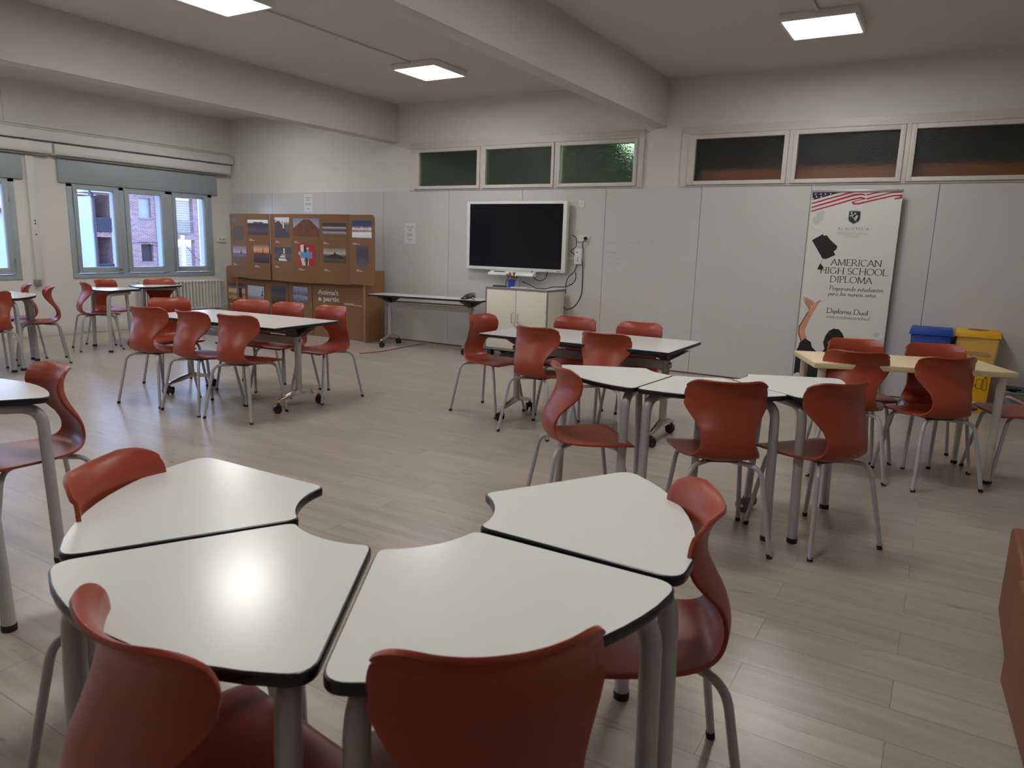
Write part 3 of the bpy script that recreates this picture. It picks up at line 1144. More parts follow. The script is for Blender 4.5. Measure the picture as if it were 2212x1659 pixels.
def shell_mesh():
    rows = catmull(SHELL, 3)
    nx = 22
    bm = bmesh.new()
    grid = []
    for i, (y, z, w, c) in enumerate(rows):
        a, b = rows[max(i - 1, 0)], rows[min(i + 1, len(rows) - 1)]
        ty, tz = b[0] - a[0], b[1] - a[1]
        q = math.hypot(ty, tz)
        ny, nz = tz / q, -ty / q            # towards the sitter
        if c < 0:
            c = 0
        row = []
        for k in range(nx + 1):
            u = -1 + 2 * k / nx
            # curl leans from straight up (seat) to straight forward (back)
            d = c * abs(u) ** 2.2
            yy, zz = y + ny * d, z + nz * d
            if z > .6:
                yy, zz = y + d, z + nz * d * .3
            row.append(bm.verts.new((w * u * (1 - .05 * (c > .06) * abs(u)), yy, zz)))
        grid.append(row)
    for i in range(len(grid) - 1):
        for k in range(nx):
            bm.faces.new((grid[i][k], grid[i][k + 1], grid[i + 1][k + 1], grid[i + 1][k]))
    bmesh.ops.recalc_face_normals(bm, faces=bm.faces)
    bmesh.ops.solidify(bm, geom=list(bm.faces), thickness=.011)
    es = [e for e in bm.edges if len(e.link_faces) == 2 and e.calc_face_angle() > 1.0]
    bmesh.ops.bevel(bm, geom=es, offset=.0045, segments=2, profile=.5, affect='EDGES', clamp_overlap=True)
    bmesh.ops.recalc_face_normals(bm, faces=bm.faces)
    me = bpy.data.meshes.new('seat_shell')
    bm.to_mesh(me)
    bm.free()
    me.polygons.foreach_set('use_smooth', [True] * len(me.polygons))
    me.set_sharp_from_angle(angle=rad(50))
    me.materials.append(MATS['orange_shell'])
    return me


def make_chair():
    t = thing('shell_chair', '', 'chair')
    o = bpy.data.objects.new('seat_shell', shell_mesh())
    COL.objects.link(o)
    o.parent = t
    for sx_, sy_ in ((-1, -1), (1, -1), (-1, 1), (1, 1)):
        fx, fy = (.228, -.245) if sy_ < 0 else (.207, .245)
        fx *= sx_
        bx, by = (.168, -.178) if sy_ < 0 else (.165, .172)
        b = MB()
        b.tube(fillet([(fx, fy, .012), (bx * sx_, by, .431), (.030 * sx_, by * .25, .431)], .062, 9), .0122, 12)
        leg = b.build('leg', 'tube_grey', t, smooth=45)
        b = MB()
        d = Vector((bx * sx_ - fx, by - fy, .42)).normalized()
        p = Vector((fx, fy, 0))
        b.tube([p + Vector((0, 0, .0005)), p + d * .022], .0138, 12)
        b.build('foot_cap', 'black_rubber', leg, smooth=45)
    b = MB()
    b.prism(round_poly([(-.09, -.11), (.09, -.11), (.09, .10), (-.09, .10)], .03), .4325, .4425)
    b.build('mount_plate', 'black_plastic', t, bevel=.002)
    return t


CH0 = make_chair()
bpy.context.view_layer.update()
index_kids(CH0)
CH_USED = [False]


def chair(x, y, yaw, label, group):
    if not CH_USED[0]:
        c = CH0
        CH_USED[0] = True
    else:
        c = copy_tree(CH0)
    c.location = (x, y, 0)
    c.rotation_euler.z = rad(yaw)
    tag(c, label, 'chair', group)
    return c


g = 'orange chairs around the left rectangular table'
chair(-5.883, 3.775, 12.1, "orange chair from behind, leftmost of three along the left rectangular table's near side", g)
chair(-5.333, 3.818, 2.9, "orange chair from behind, middle of three along the left rectangular table's near side", g)
chair(-4.857, 3.874, 12.5, "orange chair from behind, rightmost of three along the left rectangular table's near side", g)
chair(-4.868, 4.771, 178.7, 'orange chair at the right end of the left rectangular table, beside the cardboard display post', g)
chair(-5.371, 4.722, 184.6, 'orange chair facing us, middle one on the far side of the left rectangular table', g)
chair(-5.795, 4.665, 199.5, 'orange chair facing us behind the left rectangular table, below the lighthouse print', g)
chair(-6.406, 4.283, -105.3, 'orange chair at the left end of the left rectangular table, in front of the radiator', g)
g = 'orange chairs around the middle rectangular table'
chair(-3.376, 5.253, -95.1, 'orange chair at the left end of the middle rectangular table, in front of the cabinet', g)
chair(-2.681, 4.930, -2.9, 'orange chair from behind, left one on the near side of the middle rectangular table', g)
chair(-2.119, 4.958, -0.1, 'orange chair from behind, right one on the near side of the middle rectangular table', g)
chair(-2.770, 5.620, 183, 'orange chair facing us behind the middle rectangular table, right of the cabinet', g)
chair(-2.170, 5.610, 183, 'orange chair facing us behind the middle rectangular table, below the handwritten white panel', g)
g = 'orange chairs around the right hand group of wedge tables'
chair(-1.597, 3.405, -48, 'orange chair turned sideways at the left end of the right hand wedge tables', g)
chair(-.905, 3.563, 29, 'orange chair with broad dark back, centred in front of the right hand wedge tables', g)
chair(-.474, 3.868, 52.9, 'orange chair from behind at the right end of the right hand wedge tables', g)
g = 'orange chairs around the birch table'
chair(-.482, 5.252, 11.3, 'orange chair from behind, left one on the near side of the birch table', g)
chair(-.508, 5.741, 205.5, 'orange chair facing us behind the birch table, in front of the banner', g)
chair(-.002, 5.362, 35.6, 'orange chair turned left on the birch table near side, before the yellow bin', g)
chair(-.010, 5.860, 198.3, 'orange chair facing us behind the birch table, in front of the blue bin', g)
chair(.527, 5.818, 112.1, 'orange chair cut by the right edge, only its seat showing past the birch table leg', g)
g = 'orange chairs around the near group of wedge tables'
chair(-1.775, 1.085, -62, "orange chair against the near group's far left wedge table, only its back showing", g)
chair(-1.065, .715, -8, 'big dark orange chair at the bottom left corner, seat beside the table legs', g)
chair(-.622, .965, 46, 'big dark orange chair at the bottom centre, broad back covering a wedge table', g)
chair(-.575, 1.690, 116, 'orange chair at the right end of the near wedge tables, seen from its front side', g)
chair(-3.500, 1.600, 172, 'orange chair tucked under the wedge table cut by the left edge', 'orange chair at the left edge table')
g = 'orange chairs around the far left wedge tables'
chair(-8.270, 3.500, 85, 'orange chair cut by the left edge beside the far wedge tables', g)
chair(-8.645, 4.161, 157.6, 'orange chair seen from the side, nearer one at the far left wedge tables', g)
chair(-9.156, 4.172, 155.6, 'orange chair mostly hidden, by the cable conduit behind the far left wedge tables', g)
g = 'orange chairs around the wedge tables under the window'
chair(-9.173, 5.082, -17.9, 'orange chair in profile at the left end of the tables under the window', g)
chair(-9.485, 5.480, -68, 'orange chair behind the left table under the three pane window, seat lit blue', g)
chair(-9.370, 6.090, -122, 'orange chair facing us behind the right table under the window, beside the radiator', g)


# ------------------------------------------------------------------ wedge tables: sixth parts of a ring
RO, RI, RC = .775, .255, .50


def sector(ro, ri, gap, r, n=14):
    """outline of the wedge around the table's own centre (apex at -RC)"""
    h = rad(30)
    go, gi = math.asin(gap / ro), math.asin(gap / ri)
    pts = []
    for k in range(n + 1):
        a = -h + go + (2 * h - 2 * go) * k / n
        pts.append((ro * math.cos(a), ro * math.sin(a)))
    m = len(pts)
    for k in range(n + 1):
        a = h - gi - (2 * h - 2 * gi) * k / n
        pts.append((ri * math.cos(a), ri * math.sin(a)))
    # drop points too close to the corners, then round the corners
    pts = [p for i, p in enumerate(pts) if i not in (1, m - 2, m + 1, len(pts) - 2)]
    rs = []
    m2 = m - 2
    for i in range(len(pts)):
        rs.append(r if i in (0, m2 - 1) else (r * .62 if i in (m2, len(pts) - 1) else 0))
    return [(p[0] - RC, p[1]) for p in round_poly(pts, rs)]


def make_wedge():
    t = thing('wedge_table', '', 'table')
    b = MB()
    b.prism(sector(RO, RI, .003, .055), .7345, .7600)
    b.build('edge_band', 'table_edge', t, bevel=.006, seg=3)
    b = MB()
    b.prism(sector(RO - .0045, RI + .0045, .0075, .052), .7588, .7604)
    b.build('tabletop', 'table_white', t)
    for s in (-1, 1):
        fx, fy = .755 * math.cos(rad(25.5)) - RC, s * .755 * math.sin(rad(25.5))
        tx, ty = .735 * math.cos(rad(25.5)) - RC, s * .735 * math.sin(rad(25.5))
        b = MB()
        b.tube(fillet([(fx, fy, .016), (tx, ty, .7095), (.34 - RC, s * .045, .7095)], .085, 10), .0238, 18)
        leg = b.build('leg', 'tube_grey', t, smooth=45)
        b = MB()
        b.lathe([(.0255, .0005), (.0262, .010), (.0255, .026)], (fx, fy, 0))
        b.build('foot_cap', 'black_rubber', leg, smooth=45)
    b = MB()
    b.tube(fillet([(.42 - RC, 0, .7095), (.36 - RC, 0, .69), (.335 - RC, 0, .075)], .05, 6), .0205, 16)
    leg = b.build('wheel_leg', 'tube_grey', t, smooth=45)
    b = MB()
    b.cyl((.332 - RC, -.075, .041), (.332 - RC, .075, .041), .010, 12)
    b.build('axle', 'steel', leg, smooth=45)
    for s in (-1, 1):
        b = MB()
        yy = s * .058
        b.lathe([(.030, -.013), (.039, -.012), (.0410, -.006), (.0410, .006), (.039, .012), (.030, .013), (.030, .010), (.012, .010), (.012, .015), (.004, .016)], (.332 - RC, yy, .0412), 'y')
        b.build('wheel', 'wheel_grey', leg, smooth=40)
    return t


WT0 = make_wedge()
bpy.context.view_layer.update()
index_kids(WT0)
WT_USED = [False]


def wedge(ax, ay, th, label, group):
    if not WT_USED[0]:
        c = WT0
        WT_USED[0] = True
    else:
        c = copy_tree(WT0)
    c.location = (ax + RC * math.cos(rad(th)), ay + RC * math.sin(rad(th)), 0)
    c.rotation_euler.z = rad(th)
    tag(c, label, 'table', group)
    return c


g = 'white wedge tables of the near ring'
wedge(-1.197, 1.420, 211, 'white wedge table, far left one of the near ring', g)
wedge(-1.198, 1.404, 271.3, 'white wedge table with a bright lamp reflection, near left one of the near ring', g)
wedge(-1.181, 1.392, 331.0, 'white wedge table at the bottom centre, near right one of the near ring', g)
wedge(-1.186, 1.412, 30.2, 'white wedge table with a small dark mark, far right one of the near ring', g)
g = 'white wedge tables of the right hand ring'
wedge(-1.246, 4.140, 236, 'left wedge table of the right hand ring, nearest the middle rectangular table', g)
wedge(-1.245, 4.155, 295.9, 'white wedge table in the middle of the right hand ring, behind the broad backed chair', g)
wedge(-1.181, 4.122, 354.5, 'white wedge table at the right of the right hand ring, beside the birch table', g)
g = 'white wedge tables at the left edge'
wedge(-3.580, .880, 90, 'white wedge table with rounded outer edge cut by the left edge of the picture', g)
wedge(-3.242, .529, 30, 'wedge table outside the left edge of which one grey leg shows', g)
g = 'white wedge tables of the far left ring'
wedge(-8.920, 3.420, 53, 'white wedge table of the far left ring nearest the profile chairs', g)
wedge(-8.920, 3.420, 113, 'white wedge table of the far left ring nearest the window wall', g)
wedge(-8.920, 3.420, -7, 'white wedge table of the far left ring behind the chair cut by the left edge', g)
g = 'white wedge tables under the window'
wedge(-8.930, 5.750, 256, 'white wedge table under the window with two profile chairs at its left', g)
wedge(-9.900, 5.920, 8, 'white wedge table under the window in front of the radiator', g)


# ------------------------------------------------------------------ castor and folding table
def castor(parent, x, y, ang, h=.095, rw=.033):
    """black twin wheel castor under (x, y)"""
    b = MB()
    b.cyl((0, 0, .070), (0, 0, h), .010, 12)
    b.prism(round_poly([(-.034, .038), (.012, .030), (.022, .055), (.016, .074), (-.014, .074)], .008), -.0125, .0125, 'y')
    b.prism(arc(-.010, .036, .036, .038, 20, 170, 10), -.030, .030, 'y')
    m = Matrix.Translation((x, y, 0)) @ Matrix.Rotation(ang, 4, 'Z')
    b.xf(m)
    c = b.build('castor', 'black_plastic', parent, smooth=35)
    for s in (-1, 1):
        b = MB()
        b.lathe([(.010, -.009), (.029, -.009), (rw, -.005), (rw, .005), (.029, .009), (.010, .009)], (-.010, s * .021, rw + .0005), 'y')
        b.xf(m)
        b.build('wheel', 'black_plastic', c, smooth=40)
    return c


def folding_table(label, x, y, rot, L, W, zt, px, cy=.245, turn=0.0):
    t = thing('folding_table', label, 'table', (x, y, 0), rad(rot), 'white folding tables on castors')
    b = MB()
    b.prism(round_poly([(-L / 2, -W / 2), (L / 2, -W / 2), (L / 2, W / 2), (-L / 2, W / 2)], .012, 3), zt - .025, zt)
    b.build('edge_band', 'table_edge', t, bevel=.004)
    b = MB()
    b.box(-L / 2 + .004, L / 2 - .004, -W / 2 + .004, W / 2 - .004, zt - .001, zt + .0006)
    b.build('tabletop', 'table_white', t)
    for s in (-1, 1):
        X = s * px
        b = MB()
        b.tube([(X, 0, .150), (X, 0, zt - .105)], .029, 18)
        post = b.build('post', 'tube_silver', t, smooth=45)
        b = MB()
        b.lathe([(.022, 0), (.022, .012), (.012, .014)], (X + s * .028, 0, zt - .15), 'x') if s > 0 else b.lathe([(.012, -.014), (.022, -.012), (.022, 0)], (X + s * .028, 0, zt - .15), 'x')
        b.build('hinge_cap', 'aluminium', post, smooth=40)
        b = MB()
        b.frustum(X, 0, zt - .112, zt - .03, .032, .036, .060, .19)
        b.box(X - .045, X + .045, -.26, .26, zt - .040, zt - .0255)
        b.frustum(X, 0, zt - .110, zt - .031, .036, .034, .165, .05)
        b.build('tilt_bracket', 'black_plastic', t, bevel=.004)
        for sy_ in (-1, 1):
            b = MB()
            pts = [(0, .155, .030, .022), (.10, .135, .026, .019), (cy - .02, .108, .019, .013), (cy + .004, .101, .017, .011)]
            vs, fs = [], []
            for d, z, hw, hh in pts:
                for qx, qz in ((-hw, -hh), (hw, -hh), (hw * .6, hh), (-hw * .6, hh)):
                    vs.append((X + qx, sy_ * d, z + qz))
            for i in range(len(pts) - 1):
                for k in range(4):
                    fs.append((i * 4 + k, i * 4 + (k + 1) % 4, i * 4 + 4 + (k + 1) % 4, i * 4 + 4 + k))
            fs += [(3, 2, 1, 0), tuple(len(vs) - 4 + k for k in range(4))]
            b.add(vs, fs)
            b.cyl((X, sy_ * cy, .085), (X, sy_ * cy, .106), .017, 14)
            arm = b.build('foot_arm', 'aluminium', t, bevel=.004)
            castor(arm, X, sy_ * cy, rad(random.uniform(-180, 180)) if not turn else turn)
    b = MB()
    b.box(-px + .02, px - .02, -.020, .020, zt - .185, zt - .115)
    b.cyl((-px, .045, zt - .10), (px, .045, zt - .10), .010, 10)
    b.build('crossbar', 'tube_silver', t, bevel=.004)
    return t


folding_table('white rectangular table on castors at the left, with three orange chairs along its near side', -5.400, 4.265, 4.3, 1.6, .78, .74, .672)
folding_table('white rectangular table on castors in the middle, in front of the cabinet', -2.436, 5.262, .6, 1.6, .80, .74, .655)
folding_table('narrow white folding table against the wall, carrying a coiled black cable', -6.090, 7.930, 9.5, 1.72, .46, .725, .625, .24)

# birch table
t = thing('birch_table', 'pale birch table with four cream legs in front of the banner', 'table', (-.240, 5.530, 0), rad(22.6))
b = MB()
b.box(-.615, .615, -.292, .292, .720, .755)
b.build('tabletop', 'birch', t, bevel=.0025)
for sx_ in (-1, 1):
    for sy_ in (-1, 1):
        b = MB()
        X, Y = sx_ * .550, sy_ * .235
        b.lathe([(.019, .018), (.026, .60), (.027, .712), (.045, .713), (.045, .7195)], (X, Y, 0))
        leg = b.build('leg', 'cream_leg', t, smooth=40)
        b = MB()
        b.lathe([(.017, .0005), (.0215, .004), (.0215, .022), (.019, .024)], (X, Y, 0))
        b.build('foot_cap', 'black_rubber', leg, smooth=40)


# ------------------------------------------------------------------ screen, pen tray and cabinet
t = thing('touch_screen', 'large black touch screen with white frame on the panelled wall', 'screen', (-5.005, D - .012, 0))
b = MB()
hw = .766
b.box(-hw, hw, -.115, -.050, 1.117, 2.018)
b.build('bezel', 'tv_white', t, bevel=.008, seg=3)
b = MB()
b.box(-hw + .055, hw - .055, -.1165, -.1145, 1.160, 1.984)
b.build('display', 'tv_screen', t)
b = MB()
b.box(-.55, .55, -.051, -.018, 1.25, 1.90)
b.box(-.30, .30, -.019, -.0005, 1.40, 1.75)
b.build('wall_bracket', 'black_plastic', t, bevel=.004)
b = MB()
for k in range(14):
    b.box(hw - .0005, hw + .0012, -.095, -.075, 1.16 + k * .022, 1.168 + k * .022)
b.build('vent', 'grey_edge', t)
b = MB()
b.box(.655, .69, -.1165, -.114, 1.130, 1.138)
b.build('sensor', 'hole_dark', t)
font_text('nec', 'logo', 'grey_edge', t, (-.745, -.1162, 1.994), .022)
font_text('multi touch', 'logo', 'print_faint', t, (.62, -.1162, 1.994), .018)
b = MB()
b.prism(round_poly([(-.205, 1.062), (-.195, 1.050), (-.10, 1.060), (-.10, 1.114), (-.118, 1.114), (-.190, 1.086)], .006, 3), -.345, .345, 'x')
tr = b.build('pen_tray', 'tv_white', t, bevel=.003)
b = MB()
b.tube([(-.27, -.165, 1.101), (-.10, -.165, 1.101)], .006, 8)
pen = b.build('stylus', 'black_plastic', None, smooth=40)
pen.location = t.location
tag(pen, 'thin black stylus lying in the tray below the screen', 'pen')

t = thing('cabinet', 'cream two door cabinet with grey edges on castors below the screen', 'cabinet', (-4.715, 7.93, 0))
b = MB()
b.box(-.455, .455, .018, .455, .115, .890)
b.build('body', 'cream_laminate', t, bevel=.002)
b = MB()
b.box(-.460, .460, .0, .46, .889, .912)
b.build('worktop', 'table_white', t, bevel=.002)
b = MB()
b.box(-.462, .462, -.002, .012, .888, .9135)
b.box(-.462, -.446, -.002, .012, .112, .89)
b.box(.446, .462, -.002, .012, .112, .89)
b.box(-.462, .462, -.002, .012, .10, .128)
b.box(.4605, .4625, .01, .46, .888, .9135)
b.build('edge_strip', 'grey_edge', t, bevel=.001, seg=1)
for s in (-1, 1):
    b = MB()
    b.box(min(s * .004, s * .443), max(s * .004, s * .443), .0, .017, .131, .885)
    d = b.build('door', 'cream_laminate', t, bevel=.002)
    b = MB()
    X = s * .045
    b.tube(fillet([(X, .0, .478), (X, -.030, .478), (X, -.030, .592), (X, .0, .592)], .012, 5), .0055, 10)
    b.build('handle', 'steel', d, smooth=45)
for X in (-.40, .40):
    for Y in (.07, .39):
        castor(t, X, Y, .4 + X * 2 + Y, .118, .042)

cab = Vector((-4.715, 7.93, .9135))
t = thing('pen_cup', 'blue pen cup full of brushes and sticks on the cabinet', 'cup', (-4.893, 8.10, .9137))
b = MB()
b.lathe([(.043, 0), (.047, .004), (.048, .100), (.044, .100), (.042, .010), (.004, .008)])
b.build('cup', 'cup_blue', t, smooth=35)
for k in range(9):
    a = k * 2.4
    b = MB()
    q = .025 + .012 * (k % 3)
    tip = (math.cos(a) * (.035 + .02 * (k % 4)), math.sin(a) * .05, .125 + .025 * (k % 3))
    b.tube([(math.cos(a) * .02, math.sin(a) * .02, .012), (tip[0], tip[1], tip[2])], .005, 7)
    b.lathe([(.004, -.012), (.014, -.004), (.016, .010), (.006, .022)], tip, 'z', 9)
    b.build('brush', 'wood_stick' if k % 3 else 'leather_tan', t, smooth=50)
b = MB()
b.tube([(-5.093, 7.975, .925), (-4.985, 7.972, .927), (-4.878, 7.97, .925)], [.009, .011, .009], 10)
tag(b.build('marker', 'black_plastic', smooth=45), 'long black marker lying on the left of the cabinet top', 'pen')
b = MB()
b.tube([(-4.955, 8.06, .920), (-4.948, 8.06, .97), (-4.930, 8.075, 1.045), (-4.905, 8.085, 1.06)], .005, 7)
tag(b.build('microphone_stalk', 'cable_black', smooth=45), 'thin black stalk leaning beside the blue pen cup', 'stick')
b = MB()
b.box(-4.835, -4.715, 7.985, 8.02, .9137, .927)
o = b.build('remote_control', 'plug_white', bevel=.004)
tag(o, 'short white remote control lying beside the blue cup', 'remote control', 'white remote controls on the cabinet')
b = MB()
b.box(-4.690, -4.585, 7.965, 8.01, .9137, .930)
o = b.build('remote_control', 'plug_white', bevel=.004)
tag(o, 'white remote control nearest the black cable end on the cabinet', 'remote control', 'white remote controls on the cabinet')


def cable(name, pts, r, m, label, cat='cable', group=None):
    b = MB()
    K = [tuple(p) for p in pts]
    b.tube(catmull(K, 6), r, 8)
    return tag(b.build(name, m, smooth=60), label, cat, group)


YW = D - .018
cable('cable', [(-4.66, 8.02, 1.0), (-4.69, 8.05, .99), (-4.60, 8.06, .965), (-4.50, 8.04, .928), (-4.44, 8.03, .922), (-4.36, 8.06, .925), (-4.28, 8.14, .95), (-4.20, 8.24, .95), (-4.12, 8.32, .99), (-4.09, 8.35, 1.06), (-4.10, 8.36, 1.14)], .006, 'cable_black', 'black cable running over the cabinet top up to the screen')
cable('cable', [(-4.705, 8.30, 1.13), (-4.69, 8.30, 1.06), (-4.62, 8.30, 1.012), (-4.55, 8.30, 1.012), (-4.49, 8.30, 1.06), (-4.475, 8.30, 1.13)], .006, 'cable_black', 'black cable loop hanging below the right half of the screen')
cable('cable', [(-4.18, 8.38, 1.60), (-4.13, 8.39, 1.56), (-4.125, 8.39, 1.46), (-4.19, 8.38, 1.40), (-4.15, 8.40, 1.36), (-4.11, 8.41, 1.28), (-4.13, 8.40, 1.16), (-4.21, 8.37, 1.06), (-4.24, 8.38, .98), (-4.245, 8.40, .86)], .0055, 'cable_black', 'black cables drooping beside the right edge of the screen')
cable('cable', [(-4.020, YW - .03, 1.535), (-4.04, YW - .03, 1.50), (-4.045, YW, 1.40), (-4.047, YW - .03, 1.33), (-4.035, YW - .01, 1.20), (-4.035, YW, 1.0), (-4.04, YW, .86), (-4.09, YW, .75), (-4.17, YW, .67), (-4.24, YW - .03, .655), (-4.27, YW - .05, .70)], .0055, 'cable_black', 'black power cable hanging from the wall socket to the cabinet')
b = MB()
P = [(-6.47, 6.95), (-6.44, 7.10), (-6.40, 7.25), (-6.40, 7.45), (-6.425, 7.7), (-6.44, 7.95), (-6.44, 8.30)]
b.tube(catmull([(p[0], p[1], .006) for p in P], 5), .005, 8)
tag(b.build('cable', 'cable_red', smooth=60), 'thin red brown cable on the floor under the narrow wall table', 'cable')
# coiled cable on the wall table
b = MB()
pts = []
for k in range(40):
    a = k * .62
    r = .085 + .02 * math.sin(k * 1.7)
    pts.append((-5.43 + r * math.cos(a), 7.90 + r * .9 * math.sin(a) * .8, .735 + .035 * (1 + math.sin(a + .6)) * (.4 + k / 45)))
pts.append((-5.30, 7.86, .732))
b.tube(catmull(pts, 3), .0055, 7)
tag(b.build('coiled_cable', 'cable_black', smooth=60), 'coiled black cable lying on the narrow wall table', 'cable')


# ------------------------------------------------------------------ sockets and papers on the walls
def socket_plate(name, x, z, n, label, plug=False):
    t = thing(name, label, 'socket', (x, D - .012, z))
    b = MB()
    w = .041 * n
    b.box(-w, w, -.011, -.0003, -.042, .042)
    pl_ = b.build('plate', 'plug_white', t, bevel=.003)
    for k in range(n):
        X = (k - (n - 1) / 2) * .076
        b = MB()
        b.lathe([(.028, -.0118), (.027, -.0135), (.022, -.0135), (.021, -.0113), (.001, -.0113)], (X, 0, 0), 'y', 20)
        b.build('socket_ring', 'plug_white', pl_, smooth=40)
        b = MB()
        for q in (-.009, .009):
            b.cyl((X + q, -.0125, .002), (X + q, -.0115, .002), .003, 8)
        b.box(X - .004, X + .004, -.0125, -.0115, .017, .021)
        b.build('contact_hole', 'hole_dark', pl_)
    return t


socket_plate('wall_socket', -4.092, 1.985, 1, 'single white wall socket right of the top of the screen')
socket_plate('wall_socket', -4.045, 1.563, 2, 'double white wall socket with one black plug, right of the screen')
t = thing('power_plug', 'black plug pushed into the double wall socket', 'plug', (-4.007, D - .024, 1.563))
b = MB()
b.lathe([(.019, -.036), (.021, -.030), (.020, -.004), (.017, -.0005)], (0, 0, 0), 'y', 18)
b.build('plug_body', 'black_plastic', t, smooth=45)
b = MB()
b.tube([(0, -.026, -.012), (-.006, -.026, -.03)], [.007, .0055], 10)
b.build('cord_guard', 'black_rubber', t, smooth=45)
t = thing('switch_box', 'tall white surface box with a short duct beside the screen', 'socket', (-4.095, D - .012, 1.335))
b = MB()
b.box(-.052, .052, -.045, -.0004, -.098, .098)
b.build('box', 'plug_white', t, bevel=.005)
b = MB()
b.box(-.20, -.053, -.014, -.0004, -.035, -.012)
b.build('duct', 'plug_white', t, bevel=.002)
b = MB()
b.box(-.035, .0, -.047, -.044, .048, .056)
b.box(-.006, .006, -.047, -.044, -.024, -.012)
b.box(-.006, .006, -.047, -.044, -.056, -.044)
b.build('port', 'hole_dark', t)
t = thing('network_socket', 'small white double socket on the window wall near the corner', 'socket', (XL, 8.190, 1.40))
b = MB()
b.box(.0004, .040, -.075, .075, -.042, .042)
b.build('box', 'plug_white', t, bevel=.006)
b = MB()
for q in (-.035, .035):
    b.cyl((.040, q, 0), (.042, q, 0), .016, 14)
b.build('port', 'grey_edge', t)

for x0, x1, z0, z1, lab in ((-9.022, -8.832, 1.875, 2.150, 'white printed notice high on the wall above the cardboard display'), (-6.950, -6.757, 1.430, 1.722, 'white printed notice on the wall panel left of the screen')):
    t = thing('notice', lab, 'paper', ((x0 + x1) / 2, D - .012, z0), 0, 'white notices on the wall')
    w, h = (x1 - x0) / 2, z1 - z0
    b = MB()
    b.box(-w, w, -.0022, -.0004, 0, h)
    b.build('sheet', 'paper', t)
    b = MB()
    for k, (zz, ww) in enumerate(((.90, .14), (.80, .72), (.70, .42), (.62, .36), (.46, .60), (.38, .52), (.18, .34))):
        xx = w * .35 if k == 0 else -w * ww
        end = w * .7 if k == 0 else w * ww
        while xx < end - .004:
            l = random.uniform(.010, .026)
            b.box(xx, min(xx + l, end), -.0027, -.0021, zz * h, zz * h + (.009 if k else .004))
            xx += l + .006
    b.build('print', 'ink_grey', t)

# faint handwriting left on the white panel
t = thing('handwriting', 'faint grey marker handwriting on the white panel right of the screen', 'handwriting', (0, 0, 0))
b = MB()
yy = D - .0128
lettering(b, 'PARAULES', -3.735, -3.50, 1.500, .036, yy, .1, .04, .06, .05, False)
lettering(b, 'COMPOSTES', -3.485, -3.285, 1.506, .034, yy, .1, .04, .06, .05, False)
lettering(b, 'DELLET', -3.155, -3.005, 1.524, .034, yy, .0, .04, .06, .05, False)
lettering(b, 'Grans', -3.728, -3.602, 1.385, .055, yy, .2, .04, .06, .02, False)
lettering(b, 'Ou', -3.725, -3.655, 1.320, .040, yy, .1, .04, .06, .02, False)
lettering(b, 'in', -3.697, -3.655, 1.256, .036, yy, .1, .04, .06, .02, False)
for x, z in ((-3.56, 1.408), (-3.50, 1.398), (-3.46, 1.398), (-3.59, 1.325), (-3.55, 1.322), (-3.595, 1.262), (-3.56, 1.258), (-3.09, 1.44), (-3.05, 1.41), (-2.93, 1.42), (-3.62, 1.94), (-3.58, 1.95), (-3.69, 1.86)):
    flat(b, [(x, z), (x + .026, z + .002), (x + .027, z + .006), (x, z + .004)], yy)
build_flat(b, 'ink', 'ink_faint', t)

# ------------------------------------------------------------------ radiator
t = thing('radiator', 'white column radiator under the three pane window', 'radiator', (XL, 7.335, 0))
b = MB()
nsec = 24
for k in range(nsec):
    y = -.70 + 1.40 * k / (nsec - 1)
    for dx in (.045, .085, .125):
        b.tube([(dx, y, .285), (dx, y, .70)], .0135, 8)
    b.tube([(.040, y, .27), (.045, y, .26), (.125, y, .26), (.130, y, .27)], .017, 8)
    b.tube([(.040, y, .70), (.045, y, .712), (.125, y, .712), (.130, y, .70)], .017, 8)
b.build('column', 'radiator_white', t, smooth=60)
b = MB()
b.tube([(.085, -.71, .265), (.085, .71, .265)], .021, 10)
b.tube([(.085, -.71, .70), (.085, .71, .70)], .021, 10)
b.build('header', 'radiator_white', t, smooth=60)
b = MB()
b.tube([(.085, .71, .70), (.085, .76, .70)], .012, 10)
b.lathe([(.016, .75), (.022, .755), (.022, .80), (.014, .81)], (.085, 0, .70), 'y', 14)
b.build('valve', 'plug_white', t, smooth=45)
b = MB()
b.tube(fillet([(.085, .71, .30), (.085, .86, .30), (.04, .90, .30), (.04, 1.095, .30)], .03), .011, 10)
b.tube([(.04, .90, .265), (.04, 1.095, .265)], .009, 10)
b.build('pipe', 'radiator_white', t, smooth=45)
b = MB()
for q in (-.5, .5):
    b.box(.0005, .10, q - .012, q + .012, .30, .33)
b.build('wall_bracket', 'radiator_white', t)

# ------------------------------------------------------------------ cardboard photo display
CY = 7.80
disp = thing('cardboard_display', 'brown cardboard display of interlocked panels with photographs, against the back wall', 'display', (-8.55, CY, 0))


def panel(x0, x1, z0, z1, corners, rot, dy=0.0, gap=.0):
    """one board; corners = rounding at (bl, br, tr, tl)"""
    cx, h = (x0 + x1) / 2, (x1 - x0) / 2 + gap
    b = MB()
    b.prism(round_poly([(-h, z0), (h, z0), (h, z1), (-h, z1)], list(corners), 8), 0, .012, 'y')
    o = b.build('board', 'cardboard', disp, bevel=.001, seg=1)
    o.location = (cx + 8.55, dy, 0)
    o.rotation_euler.z = rad(rot)
    return o, cx


def photo(p, cx, m, x0, x1, z0, z1):
    b = MB()
    b.box(x0 - cx, x1 - cx, -.0016, -.0002, z0, z1)
    return b.build('photograph', m, p)


